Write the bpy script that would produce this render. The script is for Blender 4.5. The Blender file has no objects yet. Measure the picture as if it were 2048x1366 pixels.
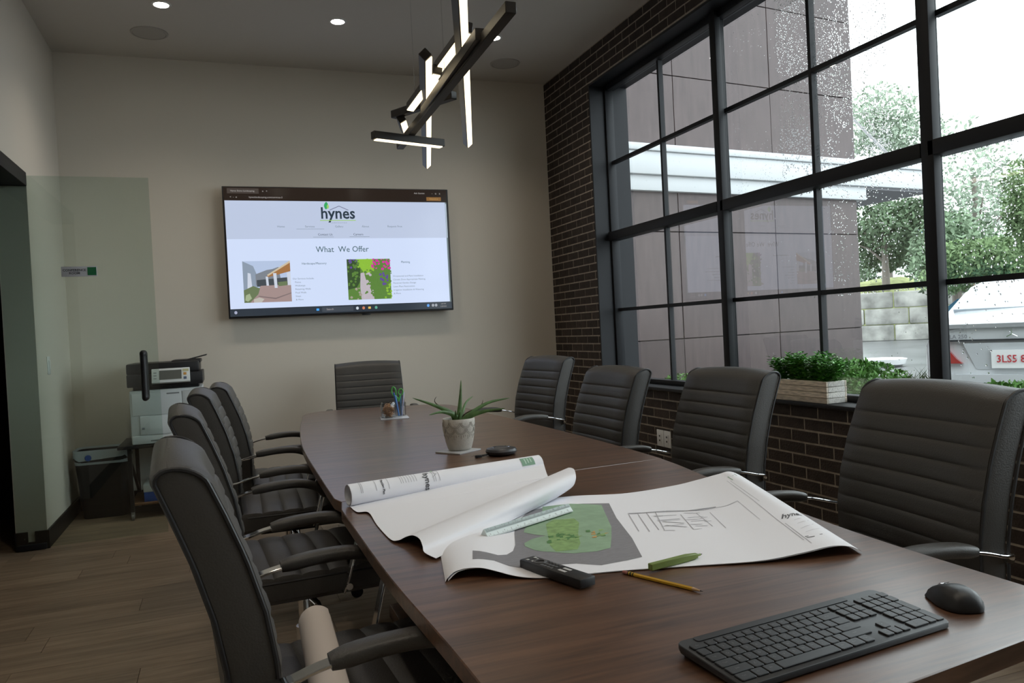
import bpy, bmesh, math, random
from mathutils import Vector, Matrix, noise
random.seed(7)
SC = bpy.context.scene
COL = SC.collection
PI = math.pi
R = math.radians

# ------------------------------------------------------------------ camera
YAW, PITCH, ROLL, FPX = 0.355673, 0.0165557, 0.0503755, 1555.94
CAM = Vector((0, 0, 1.235))
_f = Vector((math.sin(YAW)*math.cos(PITCH), math.cos(YAW)*math.cos(PITCH), -math.sin(PITCH)))
_r = Vector((math.cos(YAW), -math.sin(YAW), 0)); _u = _r.cross(_f)
_r, _u = _r*math.cos(ROLL)-_u*math.sin(ROLL), _r*math.sin(ROLL)+_u*math.cos(ROLL)
cd = bpy.data.cameras.new('camera'); cam = bpy.data.objects.new('camera', cd); COL.objects.link(cam)
cam.matrix_world = Matrix(((_r.x, _u.x, -_f.x, CAM.x), (_r.y, _u.y, -_f.y, CAM.y), (_r.z, _u.z, -_f.z, CAM.z), (0, 0, 0, 1)))
cd.sensor_width = 36; cd.lens = FPX/2048*36; cd.clip_start = 0.05; cd.clip_end = 300
SC.camera = cam

# ------------------------------------------------------------------ sky (even overcast) and exposure
w = bpy.data.worlds.new('overcast_sky'); SC.world = w; w.use_nodes = True
bg = w.node_tree.nodes['Background']; bg.inputs[0].default_value = (0.88, 0.95, 1.0, 1); bg.inputs[1].default_value = 3.6
vs = SC.view_settings; vs.view_transform = 'Standard'; vs.look = 'None'; vs.gamma = 1; vs.exposure = 0.28; vs.use_curve_mapping = False
SC.cycles.use_light_tree = False; SC.cycles.max_bounces = 8; SC.cycles.diffuse_bounces = 4; SC.cycles.glossy_bounces = 4; SC.cycles.use_adaptive_sampling = True; SC.cycles.adaptive_threshold = .03; SC.cycles.transparent_max_bounces = 16; SC.cycles.use_denoising = True
SC.cycles.sample_clamp_indirect = 6.0; SC.cycles.caustics_reflective = False; SC.cycles.caustics_refractive = False

# measured points: a photo pixel carried onto a known plane of the room
def ray(x, y): return _r*((x-1024)/FPX) - _u*((y-683)/FPX) + _f
def on_z(x, y, z): d = ray(x, y); return CAM + d*((z-CAM.z)/d.z)
def on_x(x, y, X): d = ray(x, y); return CAM + d*((X-CAM.x)/d.x)
def on_y(x, y, Y): d = ray(x, y); return CAM + d*((Y-CAM.y)/d.y)
def project(P):
    d = Vector(P)-CAM; z = d.dot(_f); return 1024+FPX*d.dot(_r)/z, 683-FPX*d.dot(_u)/z

# ------------------------------------------------------------------ materials
MATS = {}
def mat(name, col=(.5, .5, .5), rough=.5, metal=0, emit=None, es=0, spec=.5, var=0, vscale=8, bump=0, bscale=40, stretch=None, rnd=0, trans=0, ior=1.45, coat=0, sheen=0):
    if name in MATS: return MATS[name]
    m = bpy.data.materials.new(name); m.use_nodes = True; nt = m.node_tree; N = nt.nodes; L = nt.links
    b = N['Principled BSDF']; b.inputs['Roughness'].default_value = rough; b.inputs['Metallic'].default_value = metal
    b.inputs['Base Color'].default_value = (*col, 1); b.inputs['Specular IOR Level'].default_value = spec
    b.inputs['Transmission Weight'].default_value = trans; b.inputs['IOR'].default_value = ior; b.inputs['Coat Weight'].default_value = coat
    if emit: b.inputs['Emission Color'].default_value = (*emit, 1); b.inputs['Emission Strength'].default_value = es
    if var or bump or rnd:
        tc = N.new('ShaderNodeTexCoord'); mp = N.new('ShaderNodeMapping'); L.new(tc.outputs['Object'], mp.inputs[0])
        if stretch: mp.inputs['Scale'].default_value = stretch
        nz = N.new('ShaderNodeTexNoise'); nz.inputs['Scale'].default_value = vscale; nz.inputs['Detail'].default_value = 6
        L.new(mp.outputs[0], nz.inputs['Vector'])
        mx = N.new('ShaderNodeMix'); mx.data_type = 'RGBA'; mx.inputs[0].default_value = 1
        if var:
            rp = N.new('ShaderNodeValToRGB'); rp.color_ramp.elements[0].position = .3; rp.color_ramp.elements[1].position = .7
            rp.color_ramp.elements[0].color = (*[c*(1-var) for c in col], 1); rp.color_ramp.elements[1].color = (*[min(1, c*(1+var)) for c in col], 1)
            L.new(nz.outputs['Fac'], rp.inputs[0]); out = rp.outputs[0]
        else:
            rgb = N.new('ShaderNodeRGB'); rgb.outputs[0].default_value = (*col, 1); out = rgb.outputs[0]
        if rnd:
            oi = N.new('ShaderNodeObjectInfo'); mr = N.new('ShaderNodeMapRange'); mr.inputs[3].default_value = 1-rnd; mr.inputs[4].default_value = 1+rnd
            L.new(oi.outputs['Random'], mr.inputs[0]); hs = N.new('ShaderNodeHueSaturation'); L.new(mr.outputs[0], hs.inputs['Value']); L.new(out, hs.inputs['Color']); out = hs.outputs[0]
        L.new(out, b.inputs['Base Color'])
        if bump:
            n2 = N.new('ShaderNodeTexNoise'); n2.inputs['Scale'].default_value = bscale; n2.inputs['Detail'].default_value = 4; L.new(mp.outputs[0], n2.inputs['Vector'])
            bp = N.new('ShaderNodeBump'); bp.inputs['Strength'].default_value = bump; bp.inputs['Distance'].default_value = .01
            L.new(n2.outputs['Fac'], bp.inputs['Height']); L.new(bp.outputs[0], b.inputs['Normal'])
    MATS[name] = m; return m

def clear_glass(name, tint=(1, 1, 1), k=1.8, rough=0.0):
    # thin pane: straight transmission plus the mirror reflection of both faces
    m = bpy.data.materials.new(name); m.use_nodes = True; nt = m.node_tree; N = nt.nodes; L = nt.links
    N.remove(N['Principled BSDF']); out = N['Material Output']
    t = N.new('ShaderNodeBsdfTransparent'); t.inputs[0].default_value = (*tint, 1)
    g = N.new('ShaderNodeBsdfGlossy'); g.inputs['Roughness'].default_value = rough
    fr = N.new('ShaderNodeFresnel'); fr.inputs[0].default_value = 1.5
    ge = N.new('ShaderNodeNewGeometry')
    a = N.new('ShaderNodeMath'); a.operation = 'SUBTRACT'; a.inputs[0].default_value = 1; L.new(ge.outputs['Backfacing'], a.inputs[1])
    b = N.new('ShaderNodeMath'); b.operation = 'MULTIPLY'; L.new(fr.outputs[0], b.inputs[0]); L.new(a.outputs[0], b.inputs[1])
    c = N.new('ShaderNodeMath'); c.operation = 'MULTIPLY'; c.use_clamp = True; L.new(b.outputs[0], c.inputs[0]); c.inputs[1].default_value = k
    mx = N.new('ShaderNodeMixShader'); L.new(c.outputs[0], mx.inputs[0]); L.new(t.outputs[0], mx.inputs[1]); L.new(g.outputs[0], mx.inputs[2])
    L.new(mx.outputs[0], out.inputs['Surface']); MATS[name] = m; return m

def wood_mat(name, dark, light, stretch, rough, scale=3.0, rnd=0, bump=.05):
    m = bpy.data.materials.new(name); m.use_nodes = True; nt = m.node_tree; N = nt.nodes; L = nt.links; b = N['Principled BSDF']
    b.inputs['Roughness'].default_value = rough
    tc = N.new('ShaderNodeTexCoord'); mp = N.new('ShaderNodeMapping'); mp.inputs['Scale'].default_value = stretch; L.new(tc.outputs['Object'], mp.inputs[0])
    vec = mp.outputs[0]
    if rnd:
        oi = N.new('ShaderNodeObjectInfo'); ad = N.new('ShaderNodeVectorMath'); ad.operation = 'ADD'
        mu = N.new('ShaderNodeMath'); mu.operation = 'MULTIPLY'; mu.inputs[1].default_value = 37; L.new(oi.outputs['Random'], mu.inputs[0])
        L.new(vec, ad.inputs[0]); L.new(mu.outputs[0], ad.inputs[1]); vec = ad.outputs[0]
    n1 = N.new('ShaderNodeTexNoise'); n1.inputs['Scale'].default_value = scale; n1.inputs['Detail'].default_value = 8; n1.inputs['Roughness'].default_value = .62; n1.inputs['Distortion'].default_value = .6
    L.new(vec, n1.inputs['Vector'])
    rp = N.new('ShaderNodeValToRGB'); e = rp.color_ramp.elements; e[0].position = .32; e[0].color = (*dark, 1); e[1].position = .68; e[1].color = (*light, 1)
    L.new(n1.outputs['Fac'], rp.inputs[0]); col = rp.outputs[0]
    if rnd:
        mr = N.new('ShaderNodeMapRange'); mr.inputs[3].default_value = 1-rnd; mr.inputs[4].default_value = 1+rnd; L.new(oi.outputs['Random'], mr.inputs[0])
        hs = N.new('ShaderNodeHueSaturation'); L.new(mr.outputs[0], hs.inputs['Value']); L.new(col, hs.inputs['Color']); col = hs.outputs[0]
    L.new(col, b.inputs['Base Color'])
    bp = N.new('ShaderNodeBump'); bp.inputs['Strength'].default_value = bump; bp.inputs['Distance'].default_value = .004; L.new(n1.outputs['Fac'], bp.inputs['Height']); L.new(bp.outputs[0], b.inputs['Normal'])
    MATS[name] = m; return m

PAINT = mat('wall_paint', (.665, .618, .545), .85, bump=.04, bscale=300)
CEIL = mat('ceiling_paint', (.60, .57, .53), .9)
BLACK = mat('black_metal', (.018, .019, .022), .5, .2, spec=.35)
BASEB = mat('black_baseboard', (.012, .012, .013), .5)
CHROME = mat('chrome', (.75, .76, .78), .12, 1)
LEATHER = mat('grey_leather', (.054, .050, .0465), .42, bump=.12, bscale=260)
PIPING = mat('dark_piping', (.02, .02, .022), .4)
BPLAST = mat('black_plastic', (.014, .014, .016), .42)
DPLAST = mat('dark_grey_plastic', (.030, .032, .036), .38)
WPLAST = mat('white_plastic', (.72, .73, .73), .4)
PAPER = mat('plan_paper', (.84, .845, .90), .7)
PAPER2 = mat('bond_paper', (.76, .70, .67), .75)
INK = mat('grey_ink', (.10, .10, .11), .7)
INKL = mat('pale_ink', (.42, .42, .46), .7)
GLASSW = clear_glass('window_glass', (.97, .99, .98), 1.9)
GLASSD = clear_glass('door_glass', (.86, .915, .89), 1.7)
ACRYL = clear_glass('clear_acrylic', (.93, .95, .96), 2.2)
BRICK = mat('dark_brick', (.040, .028, .022), .75, var=.35, vscale=14, bump=.5, bscale=90, rnd=.35)
MORTAR = mat('mortar', (.36, .31, .25), .9, var=.2, vscale=30)
FLOORW = wood_mat('floor_oak', (.175, .125, .085), (.32, .24, .165), (1.1, 14, 14), .5, 2.2, .14)
TABLEW = wood_mat('walnut_laminate', (.052, .024, .0135), (.155, .076, .042), (1.6, 26, 26), .36, 1.5, 0, .05)
_b = TABLEW.node_tree.nodes['Principled BSDF']; _b.inputs['Coat Weight'].default_value = .5; _b.inputs['Coat Roughness'].default_value = .26
LEAFG = mat('aloe_green', (.085, .16, .05), .45, var=.35, vscale=30)
SHRUBG = mat('shrub_green', (.075, .26, .03), .45, var=.55, vscale=25)

# ------------------------------------------------------------------ mesh helpers
class G:
    def __init__(s): s.v = []; s.f = []
    def add(s, vs, fs):
        n = len(s.v); s.v += [tuple(p) for p in vs]; s.f += [tuple(i+n for i in f) for f in fs]; return s
    def box(s, x0, x1, y0, y1, z0, z1):
        return s.add([(x0, y0, z0), (x1, y0, z0), (x1, y1, z0), (x0, y1, z0), (x0, y0, z1), (x1, y0, z1), (x1, y1, z1), (x0, y1, z1)],
                     [(0, 3, 2, 1), (4, 5, 6, 7), (0, 1, 5, 4), (1, 2, 6, 5), (2, 3, 7, 6), (3, 0, 4, 7)])
    def loft(s, rings, closed=True, cap=True):
        n = len(rings[0]); vs = [p for r in rings for p in r]; fs = []
        for i in range(len(rings)-1):
            for j in range(n if closed else n-1):
                k = (j+1) % n; fs.append((i*n+j, i*n+k, (i+1)*n+k, (i+1)*n+j))
        if cap and closed: fs += [tuple(range(n))[::-1], tuple((len(rings)-1)*n+j for j in range(n))]
        return s.add(vs, fs)
    def tube(s, path, r, n=8, cap=True):
        P = [Vector(p) for p in path]; rings = []; prev = None
        for i, p in enumerate(P):
            d = (P[min(i+1, len(P)-1)]-P[max(i-1, 0)]).normalized()
            a = prev - d*prev.dot(d) if prev is not None else d.cross(Vector((0, 0, 1)) if abs(d.z) < .9 else Vector((1, 0, 0)))
            a.normalize(); prev = a; b = d.cross(a); rr = r[i] if isinstance(r, (list, tuple)) else r
            rings.append([p+(a*math.cos(2*PI*k/n)+b*math.sin(2*PI*k/n))*rr for k in range(n)])
        return s.loft(rings, True, cap)
    def bar(s, path, wd, th, side):          # flat bar: width along `side`, thickness across
        P = [Vector(p) for p in path]; side = Vector(side).normalized(); rings = []
        for i, p in enumerate(P):
            d = (P[min(i+1, len(P)-1)]-P[max(i-1, 0)]).normalized(); n = side.cross(d).normalized()
            w_ = wd[i] if isinstance(wd, (list, tuple)) else wd; t_ = th[i] if isinstance(th, (list, tuple)) else th
            rings.append([p+side*w_/2+n*t_/2, p-side*w_/2+n*t_/2, p-side*w_/2-n*t_/2, p+side*w_/2-n*t_/2])
        return s.loft(rings)
    def lathe(s, prof, n=24, c=(0, 0, 0), cap=True):
        return s.loft([[(c[0]+r*math.cos(2*PI*k/n), c[1]+r*math.sin(2*PI*k/n), c[2]+z) for k in range(n)] for r, z in prof], True, cap)
    def prism(s, poly, z0, z1):
        n = len(poly); return s.add([(x, y, z0) for x, y in poly]+[(x, y, z1) for x, y in poly],
            [tuple(range(n))[::-1], tuple(range(n, 2*n))]+[(i, (i+1) % n, (i+1) % n+n, i+n) for i in range(n)])
    def quad(s, a, b, c, d): return s.add([a, b, c, d], [(0, 1, 2, 3)])
    def build(s, name, m, parent=None, smooth=False, bevel=0, seg=2, fix=True):
        me = bpy.data.meshes.new(name); bm = bmesh.new()
        vs = [bm.verts.new(p) for p in s.v]
        for f in s.f:
            try: bm.faces.new([vs[i] for i in f])
            except ValueError: pass
        if fix: bmesh.ops.recalc_face_normals(bm, faces=bm.faces)
        if bevel:
            ed = [e for e in bm.edges if len(e.link_faces) == 2 and e.calc_face_angle(0) > .6]
            bmesh.ops.bevel(bm, geom=ed, offset=bevel, segments=seg, affect='EDGES', profile=.5)
        bm.to_mesh(me); bm.free()
        if smooth or bevel:
            me.polygons.foreach_set('use_smooth', [True]*len(me.polygons)); me.set_sharp_from_angle(angle=R(38))
        me.materials.append(m)
        o = bpy.data.objects.new(name, me); COL.objects.link(o)
        if parent: o.parent = parent
        return o

def tag(o, label=None, cat=None, group=None, kind=None):
    if label: o['label'] = label
    if cat: o['category'] = cat
    if group: o['group'] = group
    if kind: o['kind'] = kind
    return o
def empty(name, loc=(0, 0, 0), rz=0, parent=None):
    o = bpy.data.objects.new(name, None); COL.objects.link(o); o.location = loc; o.rotation_euler = (0, 0, rz); o.empty_display_size = .05
    if parent: o.parent = parent
    return o
def thing(name, label, cat, loc=(0, 0, 0), rz=0, group=None): return tag(empty(name, loc, rz), label, cat, group)
def copy_tree(o, parent=None):
    c = o.copy(); COL.objects.link(c)
    if parent: c.parent = parent
    for ch in [x for x in bpy.data.objects if x.parent == o]: copy_tree(ch, c)
    return c
def spline(P, n):
    P = [Vector(p) for p in P]; out = []; m = len(P)-1
    for i in range(n):
        t = i/(n-1)*m; k = min(int(t), m-1); t -= k
        a, b, c, d = P[max(k-1, 0)], P[k], P[k+1], P[min(k+2, m)]
        out.append(.5*((2*b)+(c-a)*t+(2*a-5*b+4*c-d)*t*t+(3*b-a-3*c+d)*t**3))
    return out
def text_mesh(s, size, align='CENTER', bold=0):
    cu = bpy.data.curves.new('t', 'FONT'); cu.body = s; cu.size = size; cu.align_x = align; cu.align_y = 'CENTER'; cu.resolution_u = 2; cu.offset = bold
    o = bpy.data.objects.new('t', cu)
    me = o.to_mesh()
    v = [tuple(p.co) for p in me.vertices]; f = [tuple(p.vertices) for p in me.polygons]
    bpy.data.objects.remove(o); bpy.data.curves.remove(cu); return v, f
def lettering(name, s, size, fn, m, parent, align='CENTER', bold=0):
    v, f = text_mesh(s, size, align, bold); g = G(); g.add([fn(p[0], p[1]) for p in v], f); return g.build(name, m, parent, fix=False)
# ================================================================== THE ROOM
XL, XR, YB, YF, H = -1.10, 2.96, -1.6, 6.76, 3.515
GX = 3.14                       # glass plane
WY0, WY1, WZ0, WZ1 = -.53, 5.82, .757, 3.215
def struct(name, g, m, label, **k): return tag(g.build(name, m, **k), label, kind='structure')
struct('wall_back', G().box(XL-.2, 3.3, YF, YF+.15, 0, H), PAINT, 'beige painted end wall behind the screen')
struct('wall_rear', G().box(-4, 3.3, YB-.15, YB, 0, H), PAINT, 'beige wall behind the viewer')
struct('wall_left', G().box(-1.272, XL, YB, 3.9, 0, H).box(-1.272, XL, 3.9, 5.63, 2.365, H).box(-1.272, XL, 5.63, YF, 0, H), PAINT, 'beige side wall with the doorway')
struct('ceiling', G().box(-4, 3.3, YB-.15, YF+.15, H, H+.1), CEIL, 'plain painted ceiling')
HALL = mat('hall_darkness', (.02, .02, .02), .9)  # near-black colour stands in for the darkness of the hallway
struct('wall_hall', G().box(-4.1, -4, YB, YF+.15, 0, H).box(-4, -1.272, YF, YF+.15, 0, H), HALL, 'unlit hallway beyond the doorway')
tag(G().box(-1.262, XL+.004, 3.9, 5.625, 2.279, 2.365).build('trim_1', BLACK, bevel=.004), 'black metal header over the doorway', kind='structure')
wr = G().box(2.9572, 3.3, YB, WY0, 0, H).box(2.9572, 3.3, WY1, YF, 0, H).box(2.9572, 3.3, WY0, WY1, 0, .735).box(2.9572, 3.3, WY0, WY1, WZ1, H)
wall_right = struct('wall_right', wr, MORTAR, 'dark brick wall with pale mortar joints around the window')
# bricks
CH, BL = .0677, .2118
cells = []
for r in range(int(H/CH)+1):
    z0 = .735 - CH*round(.735/CH) + r*CH + .004; z1 = z0+CH-.011
    if z0 > H-.01: break
    z1 = min(z1, H)
    off = 3.54 + (BL/2 if (r - 10) % 2 else 0)
    k0 = int((YB-off)/BL)-1
    for k in range(k0, k0+45):
        y0, y1 = off+k*BL+.005, off+(k+1)*BL-.005
        spans = [(YB, YF)] if (z1 < .74 or z0 > WZ1-.005) else [(YB, WY0), (WY1, YF)]
        for a, b in spans:
            c, d = max(y0, a+.001), min(y1, b-.001)
            if d-c > .02: cells.append((c, d, max(z0, 0.0), z1))
def area(c):
    P = Vector((2.955, (c[0]+c[1])/2, (c[2]+c[3])/2)); dd = (P-CAM)
    if dd.dot(_f) < .3: return 0
    px, py = project(P)
    if not (-10 < px < 2058 and -10 < py < 1376): return 0
    q = project((2.955, c[0], c[2])); s = project((2.955, c[1], c[3])); return abs((s[0]-q[0])*(s[1]-q[1]))
cells.sort(key=area, reverse=True)
cells = [c for c in cells if c[2] < c[3]-.01]
share = {}
for c in cells[:300]:
    key = (round(c[1]-c[0], 3), round(c[3]-c[2], 3))
    if key not in share:
        o = G().box(2.955, 2.98, 0, key[0], 0, key[1]).build('brick', BRICK, wall_right); share[key] = o.data
    else:
        o = bpy.data.objects.new('brick', share[key]); COL.objects.link(o); o.parent = wall_right
    o.location = (random.uniform(-.0007, .0007), c[0], c[2])
g = G()
for c in cells[300:]:
    dx = random.uniform(-.0007, .0007); g.box(2.955+dx, 2.98, *c)
tag(g.build('brickwork', BRICK, wall_right), kind='stuff')
# floor planks
fl = tag(G().box(-4, 3.3, YB-.15, YF+.15, -.05, -.004).build('floor', mat('subfloor', (.03, .02, .015), .8)), 'grey-brown wood plank floor', kind='structure')
PW, PLn = .182, 1.22
shp = {}
for i in range(int((YF-YB)/PW)+1):
    y0 = YB+i*PW; x = -1.272-random.uniform(0, PLn)
    while x < XR+.01:
        a, b = max(x, -1.272), min(x+PLn, XR+.01)
        if b-a > .03:
            y1 = min(y0+PW, YF)-.0015
            gg = G().box(0, b-a-.002, 0, y1-y0, -.012, 0)
            p = gg.build('plank', FLOORW, fl); p.location = (a, y0, 0)
        x += PLn
g = G()
g.box(-4, -1.272, YB, YF, -.012, 0); g.build('hall_boards', FLOORW, fl)
# baseboards
tag(G().box(XL, XL+.014, 5.63, YF, 0, .115).build('baseboard_left', BASEB, bevel=.003), 'black baseboard on the side wall beyond the doorway', kind='structure')
tag(G().box(-1.275, XL+.014, 5.614, 5.63, 0, .05).box(-1.275, -1.205, 5.614, 5.63, .05, .115).box(-1.165, XL+.014, 5.614, 5.63, .05, .115).build('baseboard_jamb', BASEB), 'notched black baseboard on the wall end at the doorway', kind='structure')
tag(G().box(XL+.014, XR, YF-.014, YF, 0, .115).build('baseboard_back', BASEB, bevel=.003), 'black baseboard under the screen wall', kind='structure')
tag(G().box(XL, XL+.014, YB, 3.9, 0, .115).build('baseboard_side', BASEB), 'black baseboard on the side wall nearer the viewer', kind='structure')
# window
win = tag(empty('window_1', (GX, 2.6, WZ0)), 'large black steel grid window in the brick wall', kind='structure')
def wp(name, g, m=BLACK, bevel=.003):
    o = g.build(name, m, win, bevel=bevel); o.matrix_parent_inverse = Matrix.Translation((-GX, -2.6, -WZ0)); return o
wp('window_jamb', G().box(2.952, 3.3, WY1-.006, WY1+.012, WZ0, WZ1), bevel=0)
wp('window_jamb', G().box(2.952, 3.3, WY0-.012, WY0+.006, WZ0, WZ1), bevel=0)
wp('window_head', G().box(2.952, 3.3, WY0, WY1, WZ1-.006, WZ1+.012), bevel=0)
wp('window_sill', G().box(2.925, 3.25, WY0-.01, WY1+.01, .735, WZ0))
wp('window_frame', G().box(3.085, 3.16, WY1-.026, WY1-.006, WZ0, WZ1-.006))
wp('window_frame', G().box(3.085, 3.16, WY0+.006, WY0+.05, WZ0, WZ1-.006))
wp('window_frame', G().box(3.085, 3.16, WY0+.05, WY1-.05, WZ1-.05, WZ1-.006))
wp('window_frame', G().box(3.085, 3.16, WY0+.05, WY1-.05, WZ0, WZ0+.035))
mull = [(4.205, 4.275), (2.625, 2.70), (1.048, 1.12)]
for a, b in mull:
    wp('mullion', G().box(3.055, 3.10, a+.008, b, WZ0, WZ1-.006))
    wp('mullion_stop', G().box(3.10, 3.148, a+.040, b+.004, WZ0, WZ1-.006))
bays = [(4.28, 5.796), (2.705, 4.245), (1.125, 2.665), (-.48, 1.088)]
PZ = [WZ0+.03, 1.348, 1.96, 2.575, WZ1-.05]
for a, b in bays:
    wp('transom', G().box(3.055, 3.16, a, b, 1.925, 1.995))
    for z in (1.348, 2.575): wp('muntin', G().box(3.122, 3.158, a, b, z-.013, z+.013), bevel=0)
    m_ = (a+b)/2-.015
    for z0, z1 in ((PZ[0], 1.925), (1.995, PZ[4])): wp('muntin', G().box(3.121, 3.159, m_-.012, m_+.012, z0, z1), bevel=0)
    for i in range(4):
        for c, d in ((a, m_), (m_, b)): wp('pane', G().box(GX-.003, GX+.003, c, d, PZ[i], PZ[i+1]), GLASSW, 0)
# rain on the outer face
g = G()
def drop(y, z, r):
    x = GX+.0032; n = 6
    top = (x+r*.55, y, z-r*.1); ring = [(x, y+r*math.cos(2*PI*k/n), z+r*1.15*math.sin(2*PI*k/n)) for k in range(n)]
    mid = [(x+r*.4, y+.7*r*math.cos(2*PI*k/n), z+.8*r*math.sin(2*PI*k/n)) for k in range(n)]
    b = len(g.v); g.v += ring+mid+[top]
    for k in range(n):
        j = (k+1) % n; g.f.append((b+k, b+j, b+n+j, b+n+k)); g.f.append((b+n+k, b+n+j, b+2*n))
rr = random.Random(3)
def rain(n, y0, y1, z0, z1, r0, r1, pw=1.0, edge=None):
    for _ in range(n):
        y = y0+(y1-y0)*rr.random()**pw; z = rr.uniform(z0, z1)
        if noise.noise((y*4, z*4, 1)) < rr.uniform(-.55, .3): continue
        drop(y, z, rr.uniform(r0, r1)*(1.5 if rr.random() < .05 else 1))
rain(7500, 2.95, 3.75, 2.0, 3.15, .0016, .0042, 1.3)
rain(900, 3.2, 4.2, 2.2, 3.15, .0012, .0024)
rain(900, 2.72, 3.4, 1.38, 1.92, .002, .0042)
rain(260, 2.72, 4.2, .8, 1.9, .0018, .003)
rain(1200, 1.6, 2.62, 1.36, 1.92, .002, .0045, 1.6)
rain(520, 1.6, 2.62, .8, 1.34, .002, .0045)
rain(220, 4.3, 5.75, .8, 2.4, .0015, .0026)
rain(700, 2.75, 4.2, 1.98, 2.25, .0012, .0024)
for z in (1.334, 1.923):
    for k in range(110): drop(rr.uniform(2.1, 3.6), z-rr.uniform(.002, .008), rr.uniform(.002, .005))
drops = g.build('raindrops', mat('rain_water', (1, 1, 1), 0, trans=1, ior=1.33), None, smooth=True)
tag(drops, 'rain drops clinging to the outside of the window', 'raindrops', kind='stuff')
# door: frameless glass leaf swung open into the room
dr = tag(empty('door_1', (-1.26, 5.604, 0)), 'frameless glass door leaf swung open beside the copier', kind='structure')
def dp(name, g, m, **k):
    o = g.build(name, m, dr, **k); o.matrix_parent_inverse = Matrix.Translation((1.26, -5.604, 0)); return o
dp('door_glass', G().box(-1.262, -.40, 5.598, 5.609, .012, 2.34), GLASSD)
dp('patch_fitting', G().box(-1.262, -1.10, 5.590, 5.6125, .004, .04), BLACK, bevel=.003)
for s, y in ((-1, 5.56), (1, 5.645)):
    hp = G().tube(spline([(-.488, 5.604, .915), (-.488, y, .905), (-.488, y, .93), (-.488, y, 1.05), (-.488, y, 1.17), (-.488, y, 1.195), (-.488, 5.604, 1.185)], 40), .020, 12)
    dp('door_handle', hp, BPLAST, smooth=True)
SIGNW = mat('sign_face', (.62, .62, .66), .4)
sg = dp('room_sign', G().box(-.93, -.728, 5.592, 5.5975, 1.704, 1.768), SIGNW, bevel=.001)
dp('sign_square', G().box(-.782, -.732, 5.590, 5.592, 1.711, 1.762), mat('sign_green', (.01, .16, .06), .4))
for s, z in (('CONFERENCE', 1.744), ('ROOM', 1.725)):
    o = lettering('sign_text', s, .0205, lambda x, y, z=z: (-.856+x, 5.5905, z+y), INK, dr, bold=.0006); o.matrix_parent_inverse = Matrix.Translation((1.26, -5.604, 0))
# switch and outlet plates
sw = thing('light_switch', 'white light switch plate on the side wall behind the glass door', 'light switch', (XL, 5.96, 1.145))
G().box(0, .006, -.04, .04, -.06, .06).build('plate', WPLAST, sw, bevel=.003); G().box(.006, .011, -.017, .017, -.034, .034).build('rocker', WPLAST, sw, bevel=.002)
ol = thing('wall_outlet', 'white double outlet plate on the dark brick below the window', 'outlet', (2.951, 4.89, .385))
for y in (-.048, .048):
    pl = G().box(-.005, .003, y-.045, y+.045, -.06, .06).build('plate', WPLAST, ol, bevel=.003)
    G().box(-.009, -.005, y-.018, y+.018, -.034, .034).build('socket', WPLAST, pl, bevel=.002)
    for dz in (-.016, .016): G().box(-.0096, -.009, y-.008, y+.008, dz-.006, dz+.006).build('slot', BPLAST, pl)
# ceiling: recessed lights and speaker grilles
LAMP = mat('lamp_lens', (1, 1, 1), .5, emit=(1, .93, .80), es=26)
TRIMW = mat('white_trim', (.75, .75, .73), .5)
for i, (x, y, lab) in enumerate([(-.265, 5.68, 'recessed round ceiling light nearest the doorway wall'), (.90, 5.70, 'recessed round ceiling light above the screen'), (2.112, 5.745, 'recessed round ceiling light nearest the brick wall'),
                       (-.265, 3.3, 'recessed ceiling light over the left row of chairs'), (2.112, 3.3, 'recessed ceiling light between table and window'), (-.265, .9, 'recessed ceiling light near the viewer by the side wall'), (.9, .9, 'recessed ceiling light near the viewer over the table'), (2.112, .9, 'recessed ceiling light near the viewer by the window')]):
    t = thing('recessed_light', lab, 'ceiling light', (x, y, H), group='recessed ceiling lights')
    G().loft([[(r*math.cos(2*PI*k/32), r*math.sin(2*PI*k/32), z) for k in range(32)] for r, z in ((.048, -.001), (.048, -.006), (.062, -.004), (.064, 0))], True, False).build('trim_ring', TRIMW, t, smooth=True)
    G().lathe([(.047, -.0015), (.047, -.0045), (.001, -.0046)], 32).build('lens', LAMP, t)
    ld = bpy.data.lights.new('downlight', 'SPOT'); ld.energy = 22; ld.color = (1, .88, .72); ld.spot_size = R(125); ld.spot_blend = 1; ld.shadow_soft_size = .05
    lo = bpy.data.objects.new('downlight', ld); COL.objects.link(lo); lo.parent = t; lo.location = (0, 0, -.03)
SPK = mat('speaker_grille', (.50, .475, .44), .9, bump=.6, bscale=400)
for x, y, lab in ((-.38, 6.215, 'round flush ceiling speaker over the corner by the doorway wall'), (2.40, 6.288, 'round flush ceiling speaker beside the brick wall')):
    t = thing('ceiling_speaker', lab, 'speaker', (x, y, H), group='flush ceiling speakers')
    G().lathe([(.112, -.001), (.110, -.007), (.001, -.009)], 40).build('grille', SPK, t, smooth=True)
    G().loft([[(r*math.cos(2*PI*k/40), r*math.sin(2*PI*k/40), z) for k in range(40)] for r, z in ((.112, -.001), (.113, -.008), (.126, -.006), (.128, 0))], True, False).build('bezel', SPK, t, smooth=True)
# ================================================================== OUTSIDE
GZ = .06
EXT = mat('brown_panel', (.064, .046, .046), .45, var=.18, vscale=5, stretch=(3, 3, .5), rnd=.10)
WHITEP = mat('white_fascia', (.46, .475, .49), .5)
SOFF = mat('grey_soffit', (.24, .24, .26), .7)
ASPH = mat('wet_asphalt', (.11, .112, .115), .28, var=.25, vscale=.8)
struct('ground', G().box(3.3, 60, -20, 60, GZ-.1, GZ), ASPH, 'wet grey asphalt outside the window')
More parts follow.
